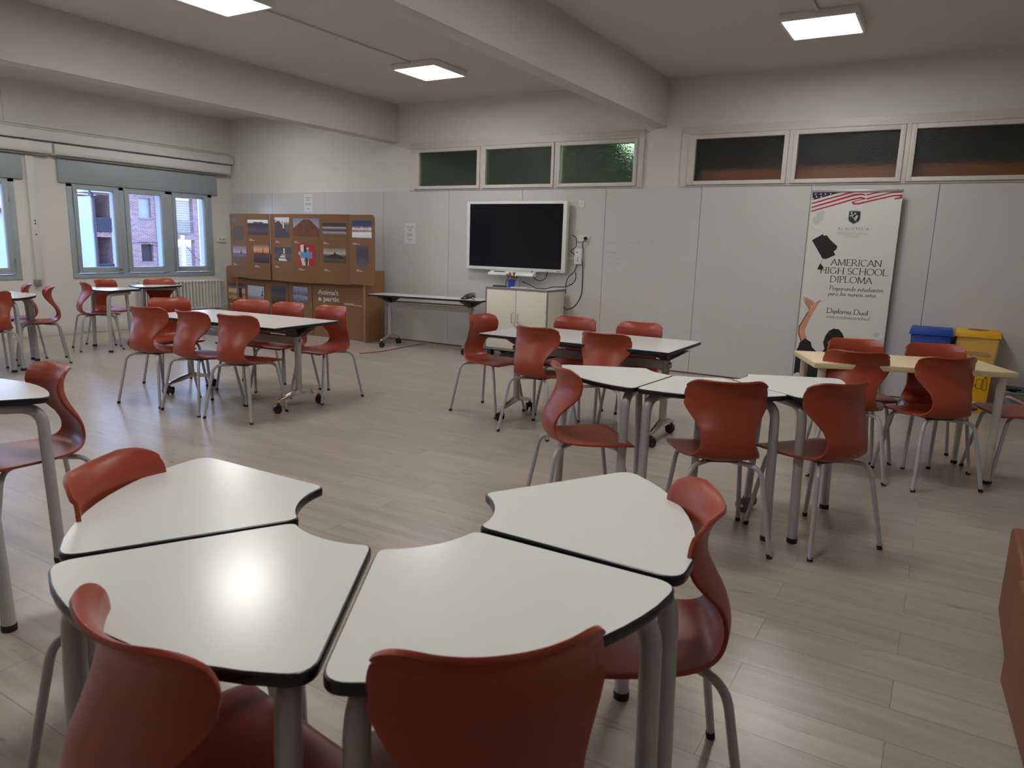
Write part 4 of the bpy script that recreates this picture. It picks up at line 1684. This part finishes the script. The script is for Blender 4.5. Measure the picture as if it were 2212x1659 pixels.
def caption(p, cx, x, z, n=2, w=.11):
    b = MB()
    for k in range(n):
        flat(b, [(x - cx, z - k * .016), (x - cx + w * (1 if k else .55), z - k * .016), (x - cx + w * (1 if k else .55), z - k * .016 + .006), (x - cx, z - k * .016 + .006)], -.0012)
    build_flat(b, 'caption', 'print_cream', p)


R_ = .045
# upper row
p, cx = panel(-10.06, -9.585, .81, 1.812, (0, 0, 0, 0), -6)
font_text('19', 'number', 'print_blue', p, (-10.0 - cx, -.0012, 1.665), .105, .004)
b = MB()
for k in range(16):
    z = 1.615 - k * .0145
    flat(b, [(-9.985 - cx, z), (-9.985 - cx + random.uniform(.30, .37), z), (-9.985 - cx + .30, z + .005), (-9.985 - cx, z + .005)], -.0012)
build_flat(b, 'paragraph', 'print_dark', p)
ph = photo(p, cx, 'photo_dusk', -10.0, -9.60, 1.12, 1.31)
b = MB()
flat(b, [(-9.78 - cx, 1.19), (-9.76 - cx, 1.19), (-9.765 - cx, 1.26), (-9.775 - cx, 1.26)], -.0022)
flat(b, [(-9.80 - cx, 1.18), (-9.74 - cx, 1.18), (-9.75 - cx, 1.215), (-9.79 - cx, 1.215)], -.0023)
build_flat(b, 'tower', 'print_dark', ph)
caption(p, cx, -10.0, 1.02)
p, cx = panel(-9.605, -9.115, .80, 1.812, (0, 0, 0, 0), 6, -.02)
ph = photo(p, cx, 'photo_ruin', -9.555, -9.135, 1.49, 1.72)
b = MB()
for x in (-9.40, -9.29):
    flat(b, [(x - cx, 1.66), (x + .025 - cx, 1.66), (x + .025 - cx, 1.70), (x - cx, 1.70)], -.0022)
flat(b, [(-9.45 - cx, 1.655), (-9.22 - cx, 1.655), (-9.24 - cx, 1.685), (-9.43 - cx, 1.685)], -.0023)
build_flat(b, 'roofline', 'photo_ruin', ph)
caption(p, cx, -9.53, 1.415)
ph = photo(p, cx, 'photo_sunset_town', -9.45, -9.135, 1.06, 1.34)
b = MB()
flat(b, [(-9.265 - cx, 1.15), (-9.245 - cx, 1.15), (-9.250 - cx, 1.31), (-9.258 - cx, 1.31)], -.0022)
build_flat(b, 'tower', 'print_dark', ph)
caption(p, cx, -9.43, 1.01)
p, cx = panel(-9.125, -8.565, .80, 1.812, (0, 0, 0, 0), -6)
ph = photo(p, cx, 'photo_stone_gate', -9.0, -8.64, 1.46, 1.76)
b = MB()
flat(b, [(-9.0 - cx, 1.46), (-8.64 - cx, 1.46), (-8.70 - cx, 1.53), (-8.77 - cx, 1.64), (-8.90 - cx, 1.72), (-9.0 - cx, 1.72)], -.0022)
build_flat(b, 'gate', 'print_dark', ph)
b = MB()
flat(b, [(-8.80 - cx, 1.60), (-8.765 - cx, 1.60), (-8.772 - cx, 1.72), (-8.785 - cx, 1.755), (-8.795 - cx, 1.72)], -.0026)
flat(b, [(-8.99 - cx, 1.70), (-8.90 - cx, 1.735), (-8.80 - cx, 1.66), (-8.80 - cx, 1.645), (-8.90 - cx, 1.715), (-8.99 - cx, 1.685)], -.0027)
build_flat(b, 'gable', 'print_cream', ph)
caption(p, cx, -8.99, 1.40)
ph = photo(p, cx, 'photo_arcade', -9.03, -8.59, 1.11, 1.315)
b = MB()
flat(b, [(-8.92 - cx, 1.11), (-8.70 - cx, 1.11), (-8.76 - cx, 1.145), (-8.92 - cx, 1.145)], -.0022)
flat(b, [(-8.89 - cx, 1.16), (-8.75 - cx, 1.16), (-8.77 - cx, 1.18), (-8.88 - cx, 1.18)], -.0022)
flat(b, [(-8.86 - cx, 1.19), (-8.75 - cx, 1.19), (-8.76 - cx, 1.203), (-8.85 - cx, 1.203)], -.0022)
flat(b, [(-8.80 - cx, 1.22), (-8.77 - cx, 1.22), (-8.765 - cx, 1.29), (-8.785 - cx, 1.305), (-8.80 - cx, 1.29)], -.0022)
build_flat(b, 'sunlit_floor', 'print_cream', ph)
caption(p, cx, -9.02, 1.02)
p, cx = panel(-8.575, -8.008, .80, 1.812, (0, 0, R_ * 1.6, 0), 6, -.02)
ph = photo(p, cx, 'photo_blue_grey', -8.53, -8.03, 1.49, 1.75)
b = MB()
flat(b, [(-8.53 - cx, 1.49), (-8.03 - cx, 1.49), (-8.03 - cx, 1.59), (-8.215 - cx, 1.735), (-8.335 - cx, 1.735), (-8.53 - cx, 1.60)], -.0022)
build_flat(b, 'tall_facade', 'print_brown', ph)
caption(p, cx, -8.52, 1.405)
ph = photo(p, cx, 'print_red', -8.45, -8.13, 1.06, 1.365)
b = MB()
flat(b, [(-8.45 - cx, 1.25), (-8.40 - cx, 1.26), (-8.40 - cx, 1.36), (-8.34 - cx, 1.365), (-8.33 - cx, 1.06), (-8.37 - cx, 1.06), (-8.41 - cx, 1.20)], -.0022)
flat(b, [(-8.33 - cx, 1.31), (-8.25 - cx, 1.33), (-8.25 - cx, 1.06), (-8.33 - cx, 1.06)], -.0021)
build_flat(b, 'white_shape', 'print_cream', ph)
b = MB()
flat(b, [(-8.41 - cx, 1.165), (-8.18 - cx, 1.165), (-8.18 - cx, 1.26), (-8.41 - cx, 1.26)], -.0025)
flat(b, [(-8.335 - cx, 1.12), (-8.255 - cx, 1.12), (-8.255 - cx, 1.30), (-8.335 - cx, 1.30)], -.0026)
build_flat(b, 'blue_cross', 'print_skyblue', ph)
b = MB()
flat(b, [(-8.31 - cx, 1.06), (-8.27 - cx, 1.06), (-8.265 - cx, 1.13), (-8.275 - cx, 1.17), (-8.295 - cx, 1.19), (-8.315 - cx, 1.13)], -.003)
flat(b, [(-8.34 - cx, 1.27), (-8.30 - cx, 1.24), (-8.28 - cx, 1.28), (-8.30 - cx, 1.34), (-8.33 - cx, 1.345)], -.003)
build_flat(b, 'dark_hand', 'print_dark', ph)
caption(p, cx, -8.44, 1.005)
p, cx = panel(-8.002, -7.445, .81, 1.812, (0, 0, 0, 0), 5, -.01)
photo(p, cx, 'photo_station', -7.94, -7.51, 1.515, 1.69)
caption(p, cx, -7.93, 1.405)
ph = photo(p, cx, 'photo_church', -7.93, -7.52, 1.12, 1.33)
b = MB()
flat(b, [(-7.88 - cx, 1.18), (-7.56 - cx, 1.18), (-7.60 - cx, 1.225), (-7.70 - cx, 1.25), (-7.71 - cx, 1.275), (-7.73 - cx, 1.275), (-7.74 - cx, 1.245), (-7.82 - cx, 1.225)], -.0022)
build_flat(b, 'church', 'print_dark', ph)
caption(p, cx, -7.92, 1.015)
p, cx = panel(-7.432, -6.918, .83, 1.806, (0, R_ * .3, R_ * 1.6, 0), -5, -.035)
photo(p, cx, 'photo_snow', -7.37, -6.97, 1.49, 1.725)
caption(p, cx, -7.36, 1.41, 2, .15)
photo(p, cx, 'photo_rock', -7.29, -7.04, 1.08, 1.38)
caption(p, cx, -7.29, 1.035, 2, .13)
# lower row, slotted behind
for i, (x0, x1, cr, ph_, rot) in enumerate(((-10.245, -9.80, (0, 0, 0, R_ * 1.5), ('photo_storm_sea', -10.21, -9.835, .42, .70), 3), (-9.815, -9.335, (0, 0, 0, 0), ('photo_mist', -9.77, -9.345, .46, .685), -3),
                                            (-9.325, -8.83, (0, 0, 0, R_ * 1.5), ('photo_forest', -9.185, -8.885, .43, .71), 3), (-8.825, -8.27, (0, 0, 0, 0), ('photo_collage', -8.715, -8.37, .50, .725), -3),
                                            (-8.258, -7.725, (0, 0, 0, 0), None, 3), (-7.735, -7.165, (0, 0, 0, 0), None, -3))):
    p, cx = panel(x0, x1, 0.0, .985, cr, rot * 1.5, .075)
    if ph_:
        q = photo(p, cx, *ph_)
        if i == 0:
            b = MB()
            flat(b, [(-9.98 - cx, .47), (-9.90 - cx, .47), (-9.91 - cx, .63), (-9.97 - cx, .63)], -.0022)
            build_flat(b, 'lighthouse', 'print_dark', q)
        if i == 1:
            b = MB()
            for k in range(3):
                z = .53 + k * .05
                flat(b, [(-9.42 - cx + .02 * k, z), (-9.37 - cx, z), (-9.37 - cx, z + .035), (-9.41 - cx + .02 * k, z + .035)], -.0022)
            build_flat(b, 'ink_blocks', 'print_black', q)
        caption(p, cx, ph_[1] + .02, ph_[3] - .06)
    if i == 4:
        font_text("Anima't", 'lettering', 'print_faint', p, (-8.15 - cx, -.0012, .640), .098, .003, .40)
        font_text('a partic', 'lettering', 'print_faint', p, (-8.145 - cx, -.0012, .545), .098, .003, .40)
        font_text('#', 'lettering', 'print_dark', p, (-8.165 - cx, -.0012, .385), .10, .0, .095)
    if i == 5:
        caption(p, cx, -7.64, .53, 2, .38)
# cross fins that hold the boards up
for x, y0, y1, z1 in ((-7.150, -.02, .40, .995), (-8.265, .07, .42, 1.2), (-9.33, .07, .42, 1.2), (-10.0, .07, .42, 1.2)):
    b = MB()
    b.box(x + 8.55 - .018, x + 8.55 + .018, y0, y1, 0, z1)
    if x > -7.3:
        b.box(x + 8.55 - .018, x + 8.55 + .018, .0, .40, .99, 1.02)
    b.build('fin', 'cardboard_edge', disp, bevel=.002)

# ------------------------------------------------------------------ roll-up banner
BX, BY = -1.36, 8.33
ban = thing('banner', 'white roll up banner with a striped flag ribbon, reading AMERICAN HIGH SCHOOL DIPLOMA', 'banner', (BX, BY, 0))
b = MB()
b.box(0, .846, .0, .0015, .045, 2.094)
b.build('cloth', 'banner_cloth', ban)
b = MB()
b.box(-.003, .850, -.009, .009, 2.088, 2.112)
b.build('top_rail', 'banner_rail', ban, bevel=.003)
b = MB()
b.prism(round_poly([(-.06, .012), (.06, .012), (.06, .06), (.025, .09), (-.025, .09), (-.06, .06)], .012), -.012, .858, 'x')
b.build('base_cassette', 'banner_rail', ban, bevel=.002)
b = MB()
for X in (.10, .74):
    b.box(X - .02, X + .02, -.095, .095, .0005, .012)
b.build('foot', 'banner_rail', ban, bevel=.002)
b = MB()
b.tube([(.423, .028, .09), (.423, .028, 2.09)], .008, 10)
b.build('support_pole', 'banner_rail', ban, smooth=45)
E_ = .0012


def prints(name, m, polys, k=1):
    b = MB()
    for i, q in enumerate(polys):
        flat(b, [(max(p[0], .0005), p[1]) for p in q], -E_ * k - i * .00005)
    return build_flat(b, name, m, ban)


def disc(c, r, n=14):
    return [(c[0] + r * math.cos(2 * PI * i / n), c[1] + r * math.sin(2 * PI * i / n)) for i in range(n)]


def star(c, r):
    return [(c[0] + (r if i % 2 == 0 else r * .42) * math.sin(PI * i / 5) * 1.25, c[1] + (r if i % 2 == 0 else r * .42) * math.cos(PI * i / 5)) for i in range(10)]


prints('flag_canton', 'print_navy', [[(0.001, 2.088), (0.274, 2.088), (0.005, 2.01)]])
prints('flag_star', 'print_white', [star(c, .0095) for c in [(0.033, 2.073), (0.083, 2.073), (0.127, 2.073), (0.178, 2.074), (0.043, 2.045), (0.09, 2.045), (0.013, 2.024)]], 2)
prints('flag_stripe', 'print_red', [
    [(0.004, 1.984), (0.348, 2.088), (0.409, 2.088), (0.005, 1.97)],
    [(0.005, 1.944), (0.398, 2.07), (0.462, 2.076), (0.501, 2.069), (0.512, 2.048), (0.503, 2.055), (0.464, 2.06), (0.401, 2.049), (0.005, 1.929)],
    [(0.005, 1.903), (0.403, 2.028), (0.466, 2.042), (0.514, 2.03), (0.515, 2.021), (0.411, 1.992), (0.408, 1.982), (0.451, 1.982), (0.758, 2.057), (0.843, 2.063), (0.845, 2.025), (0.779, 2.013), (0.772, 2.024), (0.825, 2.039), (0.82, 2.046), (0.759, 2.044), (0.453, 1.966), (0.405, 1.966), (0.386, 1.983), (0.402, 1.999), (0.49, 2.021), (0.468, 2.026), (0.405, 2.012), (0.004, 1.889)],
    [(0.514, 2.066), (0.604, 2.088), (0.663, 2.088), (0.516, 2.053)],
    [(0.523, 2.03), (0.754, 2.088), (0.845, 2.088), (0.845, 2.081), (0.755, 2.078), (0.524, 2.014)]])
prints('crest', 'print_grey', [[(0.371, 1.902), (0.425, 1.906), (0.484, 1.9), (0.488, 1.819), (0.472, 1.791), (0.429, 1.766), (0.385, 1.793), (0.371, 1.818)]])
prints('crest_field', 'print_slate', [[(0.379, 1.893), (0.426, 1.896), (0.478, 1.892), (0.481, 1.822), (0.466, 1.796), (0.428, 1.776), (0.39, 1.798), (0.379, 1.821)]], 2)
prints('crest_charge', 'print_faint', [disc((0.399, 1.881), .009), disc((0.434, 1.876), .009), disc((0.394, 1.853), .009), [(0.455, 1.863), (0.462, 1.842), (0.45, 1.814), (0.442, 1.812), (0.431, 1.828), (0.438, 1.842), (0.443, 1.856)],
       [(.401, 1.872), (.408, 1.85), (.405, 1.83), (.411, 1.83), (.414, 1.852), (.430, 1.868), (.428, 1.872), (.413, 1.860), (.405, 1.875)], [(.420, 1.838), (.430, 1.812), (.455, 1.796), (.456, 1.800), (.436, 1.816), (.426, 1.838)]], 3)
prints('leaf', 'print_faint', [[(0.129, 1.911), (0.141, 1.878), (0.126, 1.854), (0.138, 1.821), (0.109, 1.797), (0.103, 1.769), (0.068, 1.754), (0.039, 1.773), (0.025, 1.816), (0.045, 1.844), (0.065, 1.825), (0.06, 1.873), (0.094, 1.901)],
       [(0.005, 1.757), (0.046, 1.708), (0.12, 1.690), (0.12, 1.695), (0.05, 1.713), (0.012, 1.757)], [(.73, .66), (.78, .675), (.80, .655), (.78, .63), (.75, .625)], [(.79, .60), (.84, .615), (.842, .54), (.80, .55)]])
prints('mortarboard', 'print_black', [[(0.043, 1.599), (0.146, 1.663), (0.156, 1.646), (0.183, 1.652), (0.224, 1.605), (0.3, 1.54), (0.294, 1.512), (0.28, 1.495), (0.268, 1.487), (0.289, 1.452), (0.204, 1.407), (0.168, 1.408)]])
prints('tassel', 'print_black', [[(0.152, 1.362), (0.189, 1.316), (0.183, 1.303), (0.164, 1.292), (0.126, 1.298)], [(.1665, 1.400), (.1695, 1.400), (.1565, 1.358), (.1535, 1.358)]], 2)
b = MB()
lettering(b, 'ACADEMICA', .282, .578, 1.709, .027, -E_, 0, .05, .11, .14)
lettering(b, 'AMERICAN', .255, .738, 1.346, .063, -E_)
lettering(b, 'HIGH SCHOOL', .155, .801, 1.257, .064, -E_)
lettering(b, 'DIPLOMA', .261, .667, 1.170, .063, -E_)
lettering(b, 'Preparando estudiantes', .264, .779, 1.087, .047, -E_, .16, .055, .115, .02)
lettering(b, 'para los nuevos retos', .261, .718, 1.031, .047, -E_, .16, .055, .115, .02)
lettering(b, 'Diploma Dual', .264, .667, .845, .052, -E_)
build_flat(b, 'lettering', 'print_black', ban)
b = MB()
lettering(b, 'INTERNATIONAL', .280, .576, 1.663, .021, -E_, 0, .06, .10, .22)
lettering(b, 'STUDIES', .356, .504, 1.635, .019, -E_, 0, .06, .10, .22)
lettering(b, 'www.academica.school', .262, .688, .791, .040, -E_, .16, .055, .11, .02)
flat(b, [(.282, 1.6945), (.578, 1.6945), (.578, 1.6955), (.282, 1.6955)], -E_)
build_flat(b, 'lettering', 'print_grey', ban)
prints('arm', 'print_skin', [[(0.085, 0.867), (0.139, 0.927), (0.171, 0.926), (0.146, 0.865), (0.12, 0.807), (0.091, 0.72), (0.069, 0.65), (0.071, 0.61), (0.097, 0.555), (0.037, 0.515), (0.004, 0.598), (0.0005, 0.678), (0.035, 0.75), (0.079, 0.844)],
       [(0.085, 0.864), (0.097, 0.873), (0.045, 0.951), (0.018, 0.978), (.014, .972)], [(0.090, 0.889), (0.107, 0.905), (0.060, 0.972), (0.023, 1.0), (.018, .995)], [(0.104, 0.903), (0.124, 0.922), (0.084, 0.973), (0.051, 0.993), (.047, .987)],
       [(0.119, 0.917), (0.147, 0.930), (0.12, 0.959), (0.084, 0.980), (.080, .973)], [(0.139, 0.927), (0.169, 0.917), (0.18, 0.943), (0.203, 0.966), (0.185, 0.972), (0.163, 0.956)]])
prints('arm_shade', 'print_skin_shadow', [[(0.0005, .678), (.004, .598), (.037, .515), (.045, .52), (.016, .60), (.012, .675), (.046, .75), (.088, .84), (.079, .844), (.035, .75)], [(.100, .885), (.104, .892), (.060, .955), (.055, .955)], [(.118, .905), (.122, .911), (.085, .960), (.080, .960)], [(.092, .872), (.096, .878), (.045, .945), (.040, .945)]], 2)
prints('gown', 'print_black', [[(0.03, 0.506), (0.084, 0.554), (0.11, 0.534), (0.141, 0.519), (0.158, 0.464), (0.204, 0.423), (0.0005, 0.407), (0.019, 0.45)],
       [(0.0005, 0.413), (0.204, .423), (.30, .40), (.55, .42), (.60, .30), (.62, .10), (.09, .10), (.088, .297), (0.080, 0.297), (0.081, 0.155), (0.041, 0.176), (0.0005, 0.149)]])
prints('head', 'print_black', [[(0.352, 0.682), (0.404, 0.678), (0.444, 0.637), (0.468, 0.584), (0.485, 0.451), (.56, .415), (0.265, 0.415), (0.285, 0.459), (0.265, 0.525), (0.283, 0.606), (0.314, 0.657)]], 2)


# ------------------------------------------------------------------ recycling bins, basket, foam seats
def bin_body(name, label, x0, x1, y0, y1, m, taper=.02):
    t = thing(name, label, 'bin', ((x0 + x1) / 2, (y0 + y1) / 2, 0), 0, 'recycling bins by the wall')
    hx, hy = (x1 - x0) / 2, (y1 - y0) / 2
    return t, hx, hy


t, hx, hy = bin_body('recycling_bin', 'blue recycling bin with a small slot in its lid, right of the banner', -.285, .080, 8.02, 8.40, 'bin_blue')
b = MB()
b.frustum(0, 0, .001, .725, hx - .035, hy - .035, hx - .014, hy - .014)
b.build('body', 'bin_blue', t, bevel=.004)
b = MB()
b.frustum(0, 0, .718, .775, hx + .004, hy + .004, hx - .006, hy - .006)
ld = b.build('lid', 'bin_blue', t, bevel=.003)
b = MB()
b.box(-.042, .042, -.10, -.055, .7745, .7768)
b.build('slot', 'hole_dark', ld)
b = MB()
for q in (-1, 1):
    for s in (-1, 1):
        b.cyl((q * (hx - .018), s * (hy - .018), .7745), (q * (hx - .018), s * (hy - .018), .778), .006, 10)
b.build('rivet', 'hole_dark', ld)

t, hx, hy = bin_body('recycling_bin', 'yellow recycling bin with a round lid hole and a clear bag over its rim', .098, .468, 8.10, 8.425, 'bin_yellow')
b = MB()
b.frustum(0, 0, .001, .730, hx - .040, hy - .03, hx - .020, hy - .016)
b.build('body', 'bin_yellow', t, bevel=.004)
b = MB()
for i, (z0, a0, z1, a1) in enumerate(((.405, .006, .55, .010), (.55, .010, .724, .013))):
    n = 40
    for k in range(n):
        pass
vs, fs = [], []
ring = []
n = 56
for r_, (z, off) in enumerate(((.395, .004), (.47, .012), (.56, .010), (.64, .013), (.722, .006))):
    for k in range(n):
        s = k / n * 4
        e, f = int(s), s - int(s)
        cx_ = [(-1, -1), (1, -1), (1, 1), (-1, 1), (-1, -1)]
        px_ = cx_[e][0] * (1 - f) + cx_[e + 1][0] * f
        py_ = cx_[e][1] * (1 - f) + cx_[e + 1][1] * f
        w = off + .006 * math.sin(k * 1.7 + r_) + .004 * math.sin(k * 3.1)
        zz = z + (.018 * math.sin(k * 2.3) if r_ == 0 else 0)
        grow = (z / .73) * .018
        vs.append((px_ * (hx - .040 + grow + w), py_ * (hy - .030 + grow * .8 + w), zz))
for r_ in range(4):
    for k in range(n):
        fs.append((r_ * n + k, r_ * n + (k + 1) % n, (r_ + 1) * n + (k + 1) % n, (r_ + 1) * n + k))
b = MB()
b.add(vs, fs)
b.build('bag', 'clear_bag', t, smooth=60)
b = MB()
hole = []
N_ = 28
b2 = MB()
b2.frustum(0, 0, .722, .782, hx + .006, hy + .006, hx - .004, hy - .004)
ld = b2.build('lid', 'bin_yellow', t, bevel=.003)
b2 = MB()
b2.lathe([(.092, .7815), (.090, .7840), (.001, .7840)], (0, 0, 0), 'z', 30)
b2.build('hole', 'leather_tan', ld)
b = MB()
yy = -(hy - .040 + .012)
# pictograms low on the yellow front
def ring_poly(b, cx_, cz, rx, rz, w, y, n=20):
    o = [(cx_ + rx * math.cos(2 * PI * i / n), cz + rz * math.sin(2 * PI * i / n)) for i in range(n)]
    q = [(cx_ + (rx - w) * math.cos(2 * PI * i / n), cz + (rz - w) * math.sin(2 * PI * i / n)) for i in range(n)]
    b.add([(p[0], y, p[1]) for p in o] + [(p[0], y, p[1]) for p in q], [(i, (i + 1) % n, n + (i + 1) % n, n + i) for i in range(n)])


YB = -hy - .003 + .028
def outline(b, poly, w, y):
    for i in range(len(poly)):
        a, c = Vector(poly[i]), Vector(poly[(i + 1) % len(poly)])
        d = (c - a).normalized() * w * .5
        q = Vector((-d.y, d.x))
        b.add([((a - d + q).x, y, (a - d + q).y), ((a - d - q).x, y, (a - d - q).y), ((c + d - q).x, y, (c + d - q).y), ((c + d + q).x, y, (c + d + q).y)], [(0, 1, 2, 3)])


outline(b, [(.045, .235), (.085, .235), (.088, .325), (.042, .325)], .004, 0)
outline(b, [(.098, .225), (.128, .225), (.128, .32), (.120, .345), (.106, .345), (.098, .32)], .004, 0)
flat(b, [(.106, .350), (.120, .350), (.120, .366), (.106, .366)], 0)
ring_poly(b, .012, .262, .030, .018, .006, 0)
ring_poly(b, -.010, .250, .018, .014, .005, 0)
flat(b, [(-.06, .130), (-.02, .136), (.012, .128), (.012, .112), (-.06, .108)], 0)
flat(b, [(-.03, .135), (-.024, .175), (-.016, .135)], 0)
flat(b, [(-.06, .092), (.0, .092), (.0, .086), (-.06, .086)], 0)
o = build_flat(b, 'pictogram', 'print_black', t)
o.rotation_euler.x = rad(1.05)
o.location = (0, -hy + .030 - .0035, 0)
b = MB()
flat(b, [(-.10, .005), (.062, .005), (.062, .105), (-.10, .105)], 0)
o = build_flat(b, 'sticker', 'paper', t)
o.rotation_euler.x = rad(1.05)
o.location = (0, -hy + .030 - .0045, 0)
o2 = font_text('em', 'lettering', 'grey_edge', o, (-.015, -.0008, .052), .046)
b = MB()
for r_, (z, x0, x1) in enumerate(((.578, -.10, .07), (.562, -.12, .10), (.549, -.06, .10))):
    x = x0
    while x < x1:
        l = random.uniform(.008, .02)
        flat(b, [(x, z), (x + l, z), (x + l, z + .008), (x, z + .008)], 0)
        x += l + .005
o = build_flat(b, 'bag_print', 'ink_grey', t)
o.location = (.02, -hy - .012, 0)

t = thing('basket', 'grey plastic basket on the floor right of the yellow bin', 'basket', (.80, 8.20, 0))
b = MB()
vs = []
for z, a, c in ((.001, .20, .14), (.245, .255, .185)):
    for q in round_poly([(-a, -c), (a, -c), (a, c), (-a, c)], .05, 5):
        vs.append((q[0], q[1], z))
n = len(vs) // 2
fs = [(k, (k + 1) % n, n + (k + 1) % n, n + k) for k in range(n)] + [tuple(range(n - 1, -1, -1))]
for z, a, c in ((.245, .245, .175), (.012, .192, .132)):
    for q in round_poly([(-a, -c), (a, -c), (a, c), (-a, c)], .05, 5):
        vs.append((q[0], q[1], z))
fs += [(n + k, n + (k + 1) % n, 2 * n + (k + 1) % n, 2 * n + k) for k in range(n)] + [(2 * n + k, 2 * n + (k + 1) % n, 3 * n + (k + 1) % n, 3 * n + k) for k in range(n)] + [tuple(range(3 * n, 4 * n))]
b.add(vs, fs)
b.build('tub', 'basket_grey', t, smooth=40)
b = MB()
b.tube([(q[0], q[1], .245) for q in round_poly([(-.258, -.188), (.258, -.188), (.258, .188), (-.258, .188)], .05, 5)] + [(-.258, -.14, .245)], .008, 8)
b.build('rim', 'basket_grey', t, smooth=50)
b = MB()
for X in (-.17, .02, .16):
    b.prism(round_poly([(X - .06, -.10), (X + .06, -.10), (X + .06, .06), (X - .06, .06)], .03), .255, .275)
    b.cyl((X, -.02, .015), (X, -.02, .255), .03, 10)
o = b.build('dark_lid', 'black_plastic', None, bevel=.004)
o.location = t.location
tag(o, 'dark lids of containers standing in the grey basket', 'container')
b = MB()
b.tube(fillet([(-.22, -.165, .20), (-.20, -.20, .205), (-.12, -.205, .175), (-.04, -.195, .135), (.0, -.190, .12)], .03), .014, 8)
o = b.build('strap', 'pink_strap', None, smooth=50)
o.location = t.location
tag(o, 'pink strap hanging over the front of the grey basket', 'strap')


def foam_cube(label, x0, x1, y0, y1, h, rz):
    b = MB()
    b.box(0, x1 - x0, y0 - y1, 0, .001, h)
    o = b.build('foam_seat', 'leather_tan', None, bevel=.018, seg=4)
    o.location = (x0, y1, 0)
    o.rotation_euler.z = rz
    return tag(o, label, 'pouf', 'tan foam seats at the right edge')


foam_cube('tan foam seat cut by the right edge, farther of two', .338, .90, 2.90, 3.478, .378, rad(0))
foam_cube('tan foam seat cut by the right edge, nearer of two', .316, .88, 2.27, 2.860, .392, rad(4))
